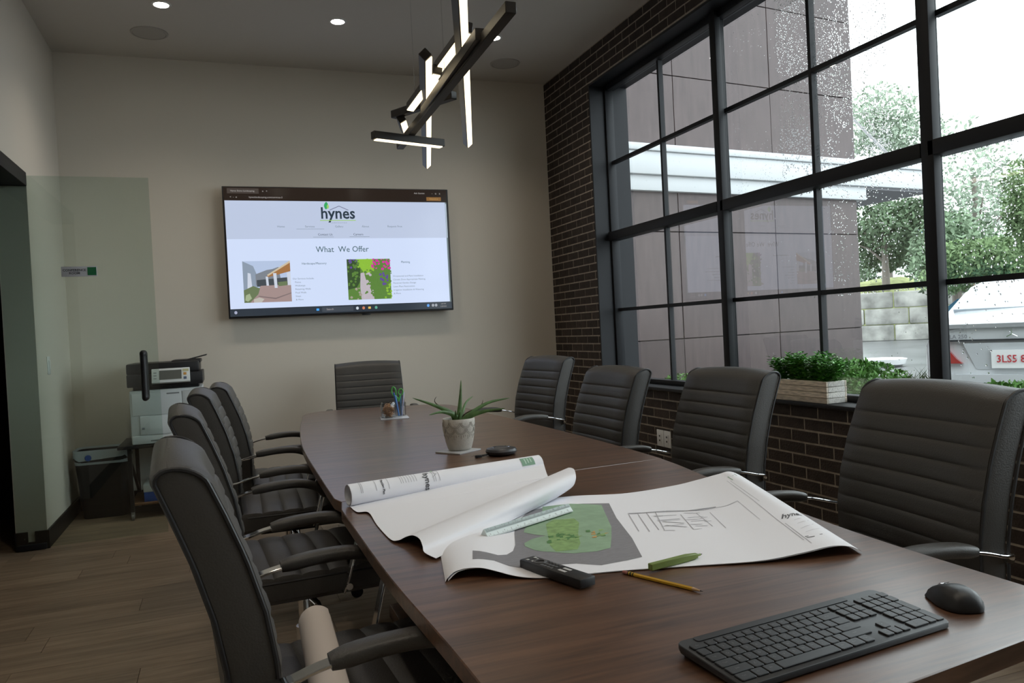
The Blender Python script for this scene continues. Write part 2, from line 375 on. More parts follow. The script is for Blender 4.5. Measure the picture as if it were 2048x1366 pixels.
# building wing
AZ = R(6.7)
bw = thing('building_wing', 'brown panelled building wing with white canopy seen through the window', 'building', (6.2, 8.5, 0), AZ)
G().box(-3.3, 2.5, .03, 3.2, GZ, 7).build('wing_core', mat('panel_joint', (.025, .02, .022), .8), bw)
cols = [-3.3, -2.41, -.772, .875, 2.5]
rows = [GZ, 1.0, 2.34, 3.3, 4.29, 5.37, 6.45, 7]
for i in range(4):
    for j in range(7):
        p = G().box(cols[i]+.006, cols[i+1]-.006, .0, .03, rows[j]+.006, rows[j+1]-.006).build('panel', EXT, bw, bevel=.002, seg=1); p.location.y = random.uniform(-.003, .003)
for k, (a, b) in enumerate([(.03, .8), (.8, 2.0), (2.0, 3.2)]):
    G().box(2.5, 2.53, a+.006, b-.006, GZ, 7).build('side_panel', EXT, bw)
cn = G().box(-3.2, 4.15, -.12, 1.6, 3.02, 3.30).build('canopy', WHITEP, bw, bevel=.01)
G().box(-3.2, 4.17, -.15, 1.62, 3.30, 3.385).build('canopy_cap', WHITEP, cn, bevel=.01)
G().box(-3.2, 2.62, -.07, 1.0, 2.83, 3.02).build('canopy_beam', WHITEP, cn, bevel=.008)
G().box(2.62, 4.13, -.05, 1.55, 2.99, 3.02).build('soffit', SOFF, cn)
# concrete block wall, bank, fence, house
CONC = mat('weathered_concrete', (.36, .355, .33), .85, var=.55, vscale=1.6, rnd=.15)
wl = thing('block_wall', 'weathered retaining wall of big concrete blocks across the wet road', 'wall', (0, 0, GZ))
c0 = Vector((21.6, 24.6, 0)); cdv = (Vector((25.6, 20.4, 0))-c0).normalized(); cn_ = Vector((-cdv.y, cdv.x, 0))*-1
for r, (n0, n1) in enumerate([(0, 3), (0, 3), (1, 3)]):
    for k in range(n0, n1+1):
        a = c0+cdv*(k*1.52+(r % 2)*.5); b = a+cdv*1.49; o_ = Vector((cdv.y, -cdv.x, 0))*-.75
        zz = r*.62; poly = [a, b, b+o_, a+o_]
        gb = G().add([(p.x, p.y, zz) for p in poly]+[(p.x, p.y, zz+.60) for p in poly], [(0, 1, 2, 3), (4, 5, 6, 7), (0, 1, 5, 4), (1, 2, 6, 5), (2, 3, 7, 6), (3, 0, 4, 7)])
        gb.build('block', CONC, wl, bevel=.05)
def mound(name, c, rx, ry, h, m, label, cat, sd):
    g = G(); n = 28; rings = []
    for i in range(9):
        t = i/8; rings.append([(c[0]+rx*(1-t*.97)*math.cos(2*PI*k/n), c[1]+ry*(1-t*.97)*math.sin(2*PI*k/n), c[2]+h*math.sin(t*PI/2)+.25*noise.noise((sd+3*math.cos(2*PI*k/n), 3*math.sin(2*PI*k/n), t*4))*math.sin(t*PI)) for k in range(n)])
    return tag(g.loft(rings).build(name, m, smooth=True), label, cat)
BANK = mat('dry_bank', (.20, .22, .09), .95, var=.5, vscale=1.5)
mound('grassy_bank', (27.9, 26.7, GZ), 4.6, 3.6, 2.6, BANK, 'grassy earth bank rising behind the concrete blocks', 'bank', 1.0)
def leaves(g, c, rad, n, s, rnd_, hollow=.45, flat=1.0):
    for _ in range(n):
        while True:
            d = Vector((rnd_.uniform(-1, 1), rnd_.uniform(-1, 1), rnd_.uniform(-1, 1)))
            if hollow < d.length < 1 and noise.noise(d*2.3+Vector(c)) > -.22: break
        p = Vector(c)+Vector((d.x*rad[0], d.y*rad[1], d.z*rad[2])); a = Vector((rnd_.gauss(0, 1), rnd_.gauss(0, 1), rnd_.gauss(0, flat))).normalized()
        b = a.cross(Vector((rnd_.gauss(0, 1), rnd_.gauss(0, 1), rnd_.gauss(0, 1)))).normalized(); q = s*rnd_.uniform(.6, 1.3)
        g.add([p-a*q, p+b*q*.45, p+a*q, p-b*q*.45], [(0, 1, 2), (0, 2, 3)])
def tree(name, label, c, rad, n, s, m, trunk_z, tr=.2, sd=1, parts=5, cat='tree', lean=0):
    t = thing(name, label, cat, (0, 0, 0)); rd = random.Random(sd); g = G()
    for i in range(parts):
        o = Vector((rd.uniform(-.55, .55)*rad[0], rd.uniform(-.55, .55)*rad[1], rd.uniform(-.5, .5)*rad[2]))
        k = rd.uniform(.5, .75); leaves(g, Vector(c)+o, [q*k for q in rad], n//parts, s, rd, .3)
    tag(g.build('crown', m, t, fix=False), kind='stuff')
    G().tube([(c[0]+lean, c[1], trunk_z), (c[0]+lean*.5, c[1], (trunk_z+c[2])/2), (c[0], c[1], c[2]+rad[2]*.3)], [tr, tr*.8, tr*.4], 8).build('trunk', mat('bark', (.16, .14, .12), .9), t, smooth=True)
    for k in range(4):
        a = rd.uniform(0, 6.28); b0 = Vector((c[0], c[1], (trunk_z+c[2])/2+k*.3)); G().tube([b0, b0+Vector((math.cos(a)*rad[0]*.3, math.sin(a)*rad[1]*.3, rad[2]*.4)), b0+Vector((math.cos(a)*rad[0]*.6, math.sin(a)*rad[1]*.6, rad[2]*.6))], [tr*.4, tr*.25, tr*.08], 6).build('branch', MATS['bark'], t)
    return t
TG1 = mat('pine_green', (.085, .13, .07), .8, var=.4, vscale=1.2); TG2 = mat('hazy_green', (.14, .20, .12), .8, var=.4, vscale=1); TG3 = mat('haze_dulled_green', (.13, .195, .085), .8, var=.4, vscale=2); TG4 = mat('haze_pale_leaf', (.28, .34, .26), .8, var=.3, vscale=1)  # rain haze is put into TG2 to TG4 as duller, paler leaf colour
def P(px, py, y): return on_y(px, py, y)
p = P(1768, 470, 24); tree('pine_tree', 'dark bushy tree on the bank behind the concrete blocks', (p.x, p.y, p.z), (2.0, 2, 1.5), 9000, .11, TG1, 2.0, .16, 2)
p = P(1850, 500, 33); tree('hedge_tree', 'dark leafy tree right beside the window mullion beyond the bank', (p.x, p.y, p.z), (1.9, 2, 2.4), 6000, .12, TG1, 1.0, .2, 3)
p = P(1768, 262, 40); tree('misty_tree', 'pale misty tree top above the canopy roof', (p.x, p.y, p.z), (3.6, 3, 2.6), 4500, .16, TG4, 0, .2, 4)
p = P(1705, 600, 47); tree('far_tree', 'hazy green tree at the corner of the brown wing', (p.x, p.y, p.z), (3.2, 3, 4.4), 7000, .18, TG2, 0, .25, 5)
p = P(1950, 400, 34); tree('airy_tree', 'tall airy green tree, paled for haze, behind the parked car', (p.x, p.y, p.z), (6.0, 3, 4.6), 3200, .17, TG4, 0, .3, 6, 9)
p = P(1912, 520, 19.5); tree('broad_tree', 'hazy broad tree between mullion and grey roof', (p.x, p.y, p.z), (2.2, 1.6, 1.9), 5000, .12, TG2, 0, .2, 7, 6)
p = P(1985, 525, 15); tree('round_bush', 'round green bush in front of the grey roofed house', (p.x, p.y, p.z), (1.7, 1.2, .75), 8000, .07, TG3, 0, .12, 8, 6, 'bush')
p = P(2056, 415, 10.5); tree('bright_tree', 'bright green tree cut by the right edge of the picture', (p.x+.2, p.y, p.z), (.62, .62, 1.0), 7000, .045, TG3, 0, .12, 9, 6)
hs = thing('far_house', 'low house with a grey gabled roof among the trees', 'house', (40.0, 26.0, 0), R(-12))
G().box(-5, 5, -3, 3, GZ, 3.3).build('house_walls', mat('house_brick', (.22, .15, .12), .9), hs)
G().add([(-5.6, -3.5, 3.2), (5.6, -3.5, 3.2), (5.6, 0, 4.7), (-5.6, 0, 4.7), (-5.6, 3.5, 3.2), (5.6, 3.5, 3.2)], [(0, 1, 2, 3), (3, 2, 5, 4), (0, 3, 4), (1, 5, 2), (0, 4, 5, 1)]).build('house_roof', mat('grey_shingle', (.40, .42, .45), .9), hs)
for x in (-2.5, 2.5): 
    wf = G().box(x-.6, x+.6, -3.05, -3.0, 1.5, 2.9).build('house_window', WPLAST, hs); G().box(x-.52, x+.52, -3.07, -3.05, 1.58, 2.82).build('window_pane', DPLAST, wf)
# far white wall / overcast yard fence
FEN = mat('galvanised', (.5, .52, .54), .4, .6)
fc = thing('chain_fence', 'galvanised pipe fence in front of the debris pile behind the car', 'fence', (0, 0, GZ))
fa, fb = P(1908, 620, 9.0), P(2060, 600, 7.2)
for k in range(4):
    q = fa.lerp(fb, k/3); G().tube([(q.x, q.y, 0), (q.x, q.y, 1.08)], .028, 8).build('fence_post', FEN, fc)
for z in (.12, .62, 1.05): G().tube([(fa.x, fa.y, z), (fb.x, fb.y, z)], .02, 8).build('fence_rail', FEN, fc)
DEB = mat('debris_dark', (.07, .07, .08), .8, var=.4, vscale=3); RUST = mat('brown_rubble', (.30, .20, .13), .9, var=.4, vscale=3)
rd = random.Random(5)
yd = P(1930, 640, 13.0)
hp = thing('rubble_heap', 'heap of dark yard debris behind the pipe fence', 'debris heap', (yd.x+1.2, yd.y-.3, GZ))
g = G(); rings = []
for i in range(7):
    t = i/6; rings.append([(1.9*(1-t*.97)*math.cos(2*PI*k/22), 1.0*(1-t*.97)*math.sin(2*PI*k/22), 1.0*math.sin(t*PI/2)+.2*noise.noise((4+3*math.cos(2*PI*k/22), 3*math.sin(2*PI*k/22), t*4))*math.sin(t*PI)) for k in range(22)])
g.loft(rings).build('debris_core', DEB, hp, smooth=True)
for k in range(22):
    t = G(); s = [rd.uniform(.12, .42) for _ in range(3)]; bx = []; a_ = rd.uniform(0, 6.28); r_ = rd.uniform(.2, 1.0)
    cx_, cy_, cz_ = 1.8*r_*math.cos(a_), .95*r_*math.sin(a_), 1.0*(1-r_**2)+.08
    for sx in (-1, 1):
        for sy in (-1, 1):
            for sz in (-1, 1): bx.append((cx_+s[0]*sx*rd.uniform(.7, 1.1), cy_+s[1]*.6*sy*rd.uniform(.7, 1.1), cz_+s[2]*.5*sz*rd.uniform(.7, 1.1)))
    t.add(bx, [(0, 1, 3, 2), (4, 6, 7, 5), (0, 4, 5, 1), (2, 3, 7, 6), (0, 2, 6, 4), (1, 5, 7, 3)]).build('debris_chunk', DEB if k % 3 else RUST, hp, bevel=.03)
q = P(1935, 645, 11.3); pal = thing('wood_pallet', 'grey slatted pallet leaning on the debris heap', 'pallet', (q.x, q.y, GZ+.24), R(-35)); 
for k in range(7): G().box(-.5+k*.155, -.40+k*.155, -.35, .35, .0, .03).build('slat', mat('grey_board', (.22, .22, .25), .8), pal)
for y in (-.3, .3): G().box(-.5, .63, y-.04, y+.04, -.07, 0).build('bearer', MATS['grey_board'], pal)
pal.rotation_euler = (R(38), 0, R(-35))
q = P(2020, 588, 13.5); g = G(); rows_ = []
for i in range(9): rows_.append([(q.x-1.1+j*.3, q.y+.2*math.sin(i)+i*.1, q.z-.35+.35*math.sin(i/8*PI)+.12*noise.noise((i*.6, j*.5, 3))) for j in range(9)])
tag(g.loft(rows_, False, False).loft([[(a, b, c-.02) for a, b, c in r] for r in rows_], False, False).build('blue_tarp', mat('blue_tarp', (.12, .42, .62), .5), smooth=True), 'light blue tarp thrown over the debris pile', 'tarp')
G_ = G().tube([P(1700, 232, 20), P(1760, 292, 16), P(1850, 385, 12)], .045, 6); tag(G_.build('utility_cable', BPLAST), 'black utility cable slanting down past the canopy', 'cable')
q = on_z(1768, 733, GZ); pb = thing('round_planter', 'low white round planter on the wet road', 'planter', (q.x, q.y, GZ))
G().lathe([(.30, 0), (.40, .05), (.44, .16), (.40, .17), (.36, .10), (.01, .09)], 32).build('basin', WPLAST, pb, smooth=True)
# shrubs just outside the glass
SH2 = mat('bright_shrub', (.08, .20, .035), .6, var=.4, vscale=10)
for nm, lab, px, py, X, rad, n, s, sd in (('window_shrub', 'light green shrub outside, behind the boxed plant', 1712, 772, 3.75, (.26, .40, .17), 3200, .020, 1), ('window_shrub', 'small light green shrub outside the far bay of the window', 1372, 772, 3.7, (.2, .32, .11), 900, .020, 2),
        ('window_shrub', 'green leaves outside below the parked car', 2030, 800, 3.6, (.2, .34, .09), 1400, .020, 3), ('window_shrub', 'low green shrub outside at the far window corner', 1290, 785, 3.8, (.2, .3, .08), 700, .020, 5), ('grass_tuft', 'spiky grass tuft outside at the foot of the mullion', 1845, 748, 3.6, (.1, .14, .08), 0, .05, 4)):
    q = on_x(px, py, X); t = thing(nm, lab, 'shrub' if nm[0] == 'w' else 'grass', (q.x, q.y, GZ)); g = G(); rd = random.Random(sd); hz = q.z-GZ
    if n:
        leaves(g, (0, 0, hz), rad, n, s, rd, .0)
        for k in range(6): G().tube([(0, 0, 0), (rd.uniform(-.1, .1), rd.uniform(-.2, .2), hz)], .006, 5).build('stem', MATS['shrub_green'], t)
    else:
        G().tube([(0, 0, 0), (0, 0, hz-.04)], .02, 6).build('stem', MATS['shrub_green'], t)
        for k in range(60):
            a = rd.uniform(0, 6.28); l = rd.uniform(.05, .12); d = Vector((math.cos(a)*.5, math.sin(a)*.8, .8))*l; b = Vector((0, 0, hz-.05))+Vector((rd.uniform(-.05, .05), rd.uniform(-.1, .1), 0)); g.add([b+Vector((0, -.004, 0)), b+Vector((0, .004, 0)), b+d], [(0, 1, 2)])
    tag(g.build('foliage', SH2 if n else TG1, t, fix=False), kind='stuff')
# parked car, rear towards the window
CARW = mat('white_car_paint', (.50, .52, .54), .25, coat=.6); CGLS = mat('car_glass', (.34, .38, .42), .08)
q = on_z(2020, 760, GZ); car = thing('parked_car', 'white sedan parked with its rear towards the window', 'car', (6.0, 4.50, GZ), R(-64))
def carring(y, w_, zl, zb, zt, wt, e=.12):       # cross-section, x half width
    w_ *= .86; wt *= .88
    return [(-w_*.93, y, zl), (-w_, y, zl+.15), (-w_, y, zb-.05), (-w_*.97, y, zb), (-wt, y, zt-.03), (-wt*.8, y, zt), (0, y, zt+.02), (wt*.8, y, zt), (wt, y, zt-.03), (w_*.97, y, zb), (w_, y, zb-.05), (w_, y, zl+.15), (w_*.93, y, zl)]
sec = [(0.02, .66, .28, .70, .98, .60), (.06, .74, .25, .82, 1.015, .66), (.25, .83, .22, .88, 1.05, .72), (.55, .885, .20, .90, 1.10, .74), (1.0, .89, .19, .91, 1.33, .64), (1.5, .89, .19, .92, 1.43, .58), (2.2, .89, .19, .92, 1.45, .58), (2.9, .89, .19, .93, 1.36, .60), (3.4, .88, .19, .92, 1.05, .70), (4.2, .84, .2, .80, .92, .66), (4.5, .70, .28, .6, .75, .5)]
G().loft([carring(*s) for s in sec]).build('car_body', CARW, car, smooth=True)
def cpatch(name, pts, m, off=(0, -.012, 0), parent=None):
    g = G(); n = len(pts); o = Vector(off); g.add([Vector(p_)+o for p_ in pts]+[Vector(p_)+o*-1.5 for p_ in pts], [tuple(range(n)), tuple(range(n, 2*n))[::-1]]+[(i, (i+1) % n, (i+1) % n+n, i+n) for i in range(n)]); return g.build(name, m, parent or car)
cpatch('rear_window', [(-.57, .60, 1.125), (.57, .60, 1.125), (.51, .98, 1.325), (.43, 1.32, 1.405), (-.43, 1.32, 1.405), (-.51, .98, 1.325)], CGLS, (0, -.01, .02))
cpatch('trunk_lip', [(-.54, .02, .985), (.54, .02, .985), (.50, .0, 1.02), (-.50, .0, 1.02)], CARW, (0, -.03, 0))
cpatch('trunk_shadow_line', [(-.57, 0, .875), (.57, 0, .875), (.57, 0, .89), (-.57, 0, .89)], DPLAST, (0, -.012, 0))
cpatch('plate_recess', [(-.36, .0, .86), (.36, .0, .86), (.27, .02, .64), (-.27, .02, .64)], mat('car_shade', (.42, .44, .46), .3, coat=.5), (0, -.005, 0))
TAIL = mat('tail_lamp_red', (.30, .012, .012), .15, coat=1)
for s in (-1, 1): cpatch('tail_lamp', [(s*.57, .01, .85), (s*.50, .0, .85), (s*.41, 0, .73), (s*.365, 0, .69), (s*.575, .01, .69)], TAIL, (0, -.02, 0))
cpatch('bumper', [(-.57, .0, .60), (.57, .0, .60), (.56, .02, .30), (-.56, .02, .30)], CARW, (0, -.06, 0))
cpatch('licence_plate', [(-.152, -.015, .80), (.152, -.015, .80), (.152, -.005, .65), (-.152, -.005, .65)], WPLAST, (0, -.008, 0))
RED = mat('plate_red', (.40, .03, .04), .5)
lettering('plate_text', '3LS5 8', .085, lambda x, y: (-.012+x*.9, -.026, .725+y), RED, car, bold=.001)
lettering('badge_text', 'CLA 250', .046, lambda x, y: (-.405+x, -.022, .915+y), mat('badge_grey', (.25, .26, .28), .3, .6), car, bold=.001)
sv = G().lathe([(.045, 0), (.045, .008)], 24, cap=False); sv.v = [(x, -.02-z, .93+y) for x, y, z in sv.v]; sv.build('emblem_ring', CHROME, car)
for k in range(3):
    a = PI/2+k*2*PI/3; G().tube([(0, -.024, .93), (.044*math.cos(a), -.024, .93+.044*math.sin(a))], .004, 5).build('emblem_spoke', CHROME, car)
for x in (-.67, .67):
    for y in (.95, 3.6):
        wv = G().lathe([(.05, 0), (.20, .0), (.22, .02), (.31, .03), (.32, .1), (.31, .18), (.2, .2), (.05, .2)], 24); wv.v = [(x-math.copysign(.1, x)+ (c if x > 0 else -c), y+a, .32+b) for a, b, c in wv.v]; wv.build('wheel', BPLAST, car, smooth=True)
# ================================================================== FURNITURE
TZ = .735
# ---- table
outl = [(1.30, .845), (1.308, .978), (1.323, 1.40), (1.40, 2.0), (1.475, 2.48), (1.498, 3.18), (1.485, 4.0), (1.465, 4.56), (1.455, 4.95), (1.425, 5.18), (1.33, 5.30), (1.135, 5.365), (.873, 5.435), (.66, 5.45), (.55, 5.41), (.475, 5.28), (.43, 4.95), (.374, 4.434), (.32, 3.709), (.302, 2.864), (.296, 2.15), (.297, 1.593), (.312, 1.2), (.318, .9), (.322, .74)]
sp = spline(outl[1:-1], 90)
right = [(p.x, p.y) for p in sp]
near = [right[-1], (.322, .735), (1.30, .845), right[0]]
SL, SR = (.312, 2.397), (1.476, 2.468)
def side(p): return (p[0]-SL[0])*(SR[1]-SL[1])-(p[1]-SL[1])*(SR[0]-SL[0])   # >0 nearer the viewer
tb = thing('conference_table', 'long dark walnut boat-shaped conference table', 'table', (.9, 3.0, 0))
INV = Matrix.Translation((-.9, -3.0, 0))
def tp(name, g, m, **k):
    o = g.build(name, m, tb, **k); o.matrix_parent_inverse = INV; return o
far_pts = [p for p in right if side(p) < -.004]; nr = [p for p in right if side(p) > .004]
i0 = max(i for i, p in enumerate(right[:45]) if side(p) > .004); i1 = min(i for i, p in enumerate(right) if i > 45 and side(p) > .004)
e = .0012
tp('tabletop', G().prism([(SR[0], SR[1]+e)]+far_pts+[(SL[0], SL[1]+e)], TZ-.034, TZ), TABLEW, bevel=.002, seg=1)
tp('tabletop', G().prism([(SL[0], SL[1]-e)]+right[i1:]+[(.322, .735), (1.298, .843)]+right[:i0+1]+[(SR[0], SR[1]-e)], TZ-.034, TZ), TABLEW, bevel=.002, seg=1)
for y in (1.45, 3.1, 4.7):
    tp('pedestal', G().box(.62, 1.16, y-.28, y+.28, .0, .06).box(.72, 1.06, y-.16, y+.16, .06, TZ-.034), TABLEW, bevel=.006)
# ---- chair
def make_chair():
    t = thing('office_chair', 'grey leather office chair', 'chair')
    prof = [(.47, -.165, .085), (.56, -.172, .09), (.66, -.170, .094), (.76, -.185, .096), (.86, -.213, .096), (.94, -.243, .095), (1.0, -.268, .093), (1.04, -.288, .092)]
    def pf(z):
        for (z0, y0, t0), (z1, y1, t1) in zip(prof, prof[1:]):
            if z <= z1 or z1 == 1.04:
                k = (z-z0)/(z1-z0); return y0-.03+(y1-y0)*k, t0+(t1-t0)*k
    seams = [.49, .54, .59, .64, .69, .74, .79, .84, .89, .94]
    zs = []
    for a, b in zip(seams, seams[1:]): zs += [a+(b-a)*k for k in (0, .07, .2, .4, .6, .8, .93)]
    zs += [.94, .944, .952, .965, .98, .995]
    rings = []; W0 = .258
    def ring(z, w_, yf, th, o):
        n = 12; r = []
        for k in range(n+1):
            x = -w_+2*w_*k/n; ed = min(1, (1-abs(x/w_))*9); r.append((x, yf+o*ed-.006*(1-ed)-.012*(1-(x/w_)**2)+.006, z))
        r += [(w_+.004, yf-.02, z), (w_+.004, yf-th*.5, z), (w_, yf-th+.012, z)]
        hb = 0
        for k in range(7): x = w_-.012-(2*w_-.024)*k/6; r.append((x, yf-th-hb, z))
        r += [(-w_, yf-th+.012, z), (-w_-.004, yf-th*.5, z), (-w_-.004, yf-.02, z)]
        return r
    rings.append(ring(.455, W0*.96, pf(.47)[0], .07, 0))
    for z in zs:
        yf, th = pf(z); k = next((i for i in range(len(seams)-1) if seams[i] <= z < seams[i+1]), None)
        if k is not None: o = .0045*min(1, min(z-seams[k], seams[k+1]-z)/.010)**.6
        else: o = .0045*min(1, (z-.94)/.010)**.6 if z > .94 else 0
        w_ = W0-.006*max(0, (z-.75)/.25)
        rings.append(ring(z, w_, yf, th, o))
    for a in (12, 24, 36, 48, 60, 70, 79, 87):
        z = .995+.045*math.sin(R(a)); c = math.cos(R(a)); yf, th = pf(z); rings.append([(x*(1-.015*(1-c)), yf-th/2+(y-(yf-th/2))*c, zz-(x/W0)**2*.013*math.sin(R(a))) for x, y, zz in ring(z, W0-.006, yf, th, .0045)])
    G().loft(rings).build('backrest', LEATHER, t, smooth=True)
    for s in (-1, 1):                       # one cord runs up the front edge, over the top and down the back edge of each side panel
        xs = lambda z: s*(W0+.002-.006*max(0, (z-.75)/.25)); path = []
        for k in range(19): z = .47+.525*k/18; path.append((xs(z), pf(z)[0]-.006, z))
        for k in range(1, 12):
            f_ = PI*k/12; z = .995+.032*math.sin(f_); yf, th = pf(z); path.append((xs(.995), yf-th/2+(th/2-.005)*math.cos(f_), z))
        for k in range(18, -1, -1): z = .47+.525*k/18; yf, th = pf(z); path.append((xs(z), yf-th+.006, z))
        G().tube(path, .0042, 6).build('piping', PIPING, t, smooth=True)
    # seat cushion: seams across
    g = G(); rings = []; ys = [-.19]; sm = [-.21, -.12, -.035, .05, .135, .22]
    ys = []
    for a, b in zip(sm, sm[1:]): ys += [a+(b-a)*k for k in (0, .08, .3, .5, .7, .92)]
    ys += [.22, .25, .275, .292, .30]
    for y in ys:
        k = next((i for i in range(len(sm)-1) if sm[i] <= y < sm[i+1]), None)
        o = .006*min(1, min(y-sm[k], sm[k+1]-y)/.02)**.6 if k is not None else .006
        dr_ = .0 if y < .2 else .05*((y-.2)/.1)**2; zt = .512-dr_+o; zb = .415+(.025*((y-.2)/.1)**2 if y > .2 else 0); w_ = .262-(.02*((y-.24)/.06)**2 if y > .24 else 0)
        r = [(-w_+2*w_*i/10, y, zt-.012*(abs(-1+.2*i))**4) for i in range(11)]+[(w_+.008, y, zt-.03), (w_+.006, y, zb+.02), (w_-.02, y, zb), (-w_+.02, y, zb), (-w_-.006, y, zb+.02), (-w_-.008, y, zt-.03)]
        rings.append(r)
    g.loft(rings).build('seat', LEATHER, t, smooth=True)
    for s in (-1, 1): G().tube([(s*.268, y, .488) for y in [-.18+.4*k/8 for k in range(9)]]+[(s*.262, .27, .46)], .004, 6).build('piping', PIPING, t, smooth=True)
    for s in (-1, 1):
        x = s*.318
        arm = G().bar(spline([(s*.262, -.285, .622), (s*.285, -.262, .64), (x, -.20, .655), (x, -.15, .668), (x, -.10, .676)], 14), .034, .007, (1, 0, 0)).build('arm_bracket', CHROME, t, bevel=.0015, seg=1)
        G().tube([(s*.25, -.280, .622), (s*.275, -.280, .622)], .011, 10).build('arm_bolt', CHROME, t, smooth=True)
        path = spline([(x, -.125, .674), (x, -.05, .683), (x, .03, .684), (x, .085, .674), (x, .125, .652), (x, .145, .622)], 22); rr_ = []
        for i, p_ in enumerate(path):
            d = (path[min(i+1, 21)]-path[max(i-1, 0)]).normalized(); n_ = Vector((1, 0, 0)).cross(d); k = min(1, .75+i*.25/2, .7+(21-i)*.3/3)
            rr_.append([p_+Vector((1, 0, 0))*math.cos(a)*abs(math.cos(a))**-.35*.027*k+n_*math.sin(a)*abs(math.sin(a)+1e-6)**-.35*.0165*k for a in [2*PI*(j+.5)/16 for j in range(16)]])
        G().loft(rr_).build('armrest', LEATHER, t, smooth=True)
        G().bar([(x, .138, .625), (x, .118, .55), (x*.97, .095, .47), (x*.9, .085, .43)], .036, .006, (1, 0, 0)).build('arm_support', CHROME, t, bevel=.0015, seg=1)
        G().tube([(x*.98, .098, .458), (x*1.035, .098, .458)], .011, 10).build('arm_bolt', CHROME, t, smooth=True)
    G().box(-.11, .11, -.13, .12, .375, .416).build('tilt_plate', BPLAST, t, bevel=.006)
    G().lathe([(.03, .09), (.03, .25), (.019, .25), (.019, .38)], 16).build('gas_lift', CHROME, t, smooth=True)
    G().tube([(.10, .0, .39), (.2, .02, .385), (.25, .02, .38)], .006, 6).build('tilt_lever', BPLAST, t, smooth=True)
    for k in range(5):
        a = 2*PI*k/5+.3; c, s = math.cos(a), math.sin(a)
        G().bar([(c*.02, s*.02, .115), (c*.12, s*.12, .105), (c*.29, s*.29, .078)], [.05, .042, .03], [.035, .028, .02], (-s, c, 0)).build('star_leg', CHROME, t, bevel=.003, seg=1)
        cg = G()
        for o in (-.014, .014): cg.tube([(c*.29-s*(o-.008), s*.29+c*(o-.008), .028), (c*.29-s*(o+.008), s*.29+c*(o+.008), .028)], .028, 14)
        cg.tube([(c*.29, s*.29, .03), (c*.29, s*.29, .075)], .008, 8).build('caster', BPLAST, t, smooth=True)
    return t
CH0 = make_chair()
spots = [(.250, 1.70, -86.5, 1, 'grey leather chair nearest the viewer on the doorway side, rolled paper on its seat'),
         (.215, 2.77, -87, 1, 'second grey leather chair from the viewer along the doorway side of the table'),
         (.245, 3.74, -91, 1, 'third grey leather chair from the viewer along the doorway side of the table'),
         (.32, 4.48, -92, .985, 'farthest grey leather chair along the doorway side of the table'),
         (1.04, 5.90, 174, .995, 'grey leather chair at the far head of the table below the screen'),
         (1.69, 4.74, 97, 1.005, 'farthest grey leather chair on the window side, in the corner by the end wall'),
         (1.50, 3.47, 91, .985, 'grey leather chair on the window side in front of the window edge'),
         (1.63, 2.72, 90, .99, 'grey leather chair on the window side left of the boxed plant'),
         (1.50, 1.64, 84, .995, 'grey leather chair nearest the viewer on the window side')]
for i, (x, y, a, sz, lab) in enumerate(spots):
    o = CH0 if i == 0 else copy_tree(CH0)
    o.location = (x, y, 0); o.rotation_euler = (0, 0, R(a)); o.scale = (1, 1, sz); o['label'] = lab; o['group'] = 'leather chairs around the table'
# ---- wall screen
SW, SH = 1.879, 1.068
tv = thing('wall_screen', 'large flat wall screen showing a landscaping web page', 'television', (.058+SW/2, 6.66, 1.427))
def tvp(name, g, m, par=None, **k):
    return g.build(name, m, par or tv, **k)
tvp('screen_housing', G().box(-SW/2, SW/2, .0, .035, 0, SH), BPLAST, bevel=.004)
tvp('screen_back', G().box(-SW/2+.2, SW/2-.2, .035, .07, .12, SH-.2), BPLAST, bevel=.01)
tvp('wall_mount', G().box(-.3, .3, .07, .1, .3, .75), BLACK)
tvp('logo_tab', G().box(.13, .20, .005, .02, -.012, 0.001), BPLAST, bevel=.002)
def em(name, c, s=1.0, rough=.25):
    m = mat(name, (.01, .01, .01), .12, emit=c, es=s)
    if not name.startswith('page'): m.cycles.emission_sampling = 'NONE'
    return m
SX = lambda u: -SW/2+u*SW
SZ = lambda v: SH-v*SH
scr = tvp('screen', G().box(SX(.006), SX(.992), -.001, .0, SZ(.985), SZ(.008)), em('screen_bar', (.016, .010, .007)))
def rect(name, u0, u1, v0, v1, m, d=2): return tvp(name, G().quad((SX(u0), -.0005*d-.001, SZ(v1)), (SX(u1), -.0005*d-.001, SZ(v1)), (SX(u1), -.0005*d-.001, SZ(v0)), (SX(u0), -.0005*d-.001, SZ(v0))), m, scr, fix=False)
rect('page', .008, .988, .108, .93, em('page_white', (.52, .60, .78)), 1)
rect('page_header', .008, .988, .108, .40, em('page_head', (.42, .48, .62)), 2)
rect('scroll_track', .983, .990, .108, .93, em('scroll_track', (.12, .16, .17)), 3)
rect('scroll_thumb', .984, .989, .12, .40, em('scroll_thumb', (.35, .42, .5)), 4)
rect('task_bar', .006, .992, .928, .985, em('task_bar', (.022, .030, .042)), 2)
rect('tab', .02, .15, .015, .055, em('tab_grey', (.05, .04, .034)), 2)
def tx(s, u, v, size, m, align='CENTER', bold=0, sx=1.0, d=5): return lettering('screen_text', s, size, lambda x, y: (SX(u)+x*sx, -.0005*d-.001, SZ(v)+y), m, scr, align, bold)
TD = em('text_navy', (.02, .035, .05)); TGY = em('text_grey', (.16, .20, .24)); TT = em('text_teal', (.035, .085, .095)); TW = em('text_pale', (.35, .33, .32)); GRN = em('logo_green', (.03, .32, .10)); LIME = em('logo_lime', (.28, .5, .12)); ROOFC = em('logo_grey', (.16, .17, .26))
tx('hynes', .484, .205, .135, TD, bold=.0025, sx=.93)
rd = random.Random(2)
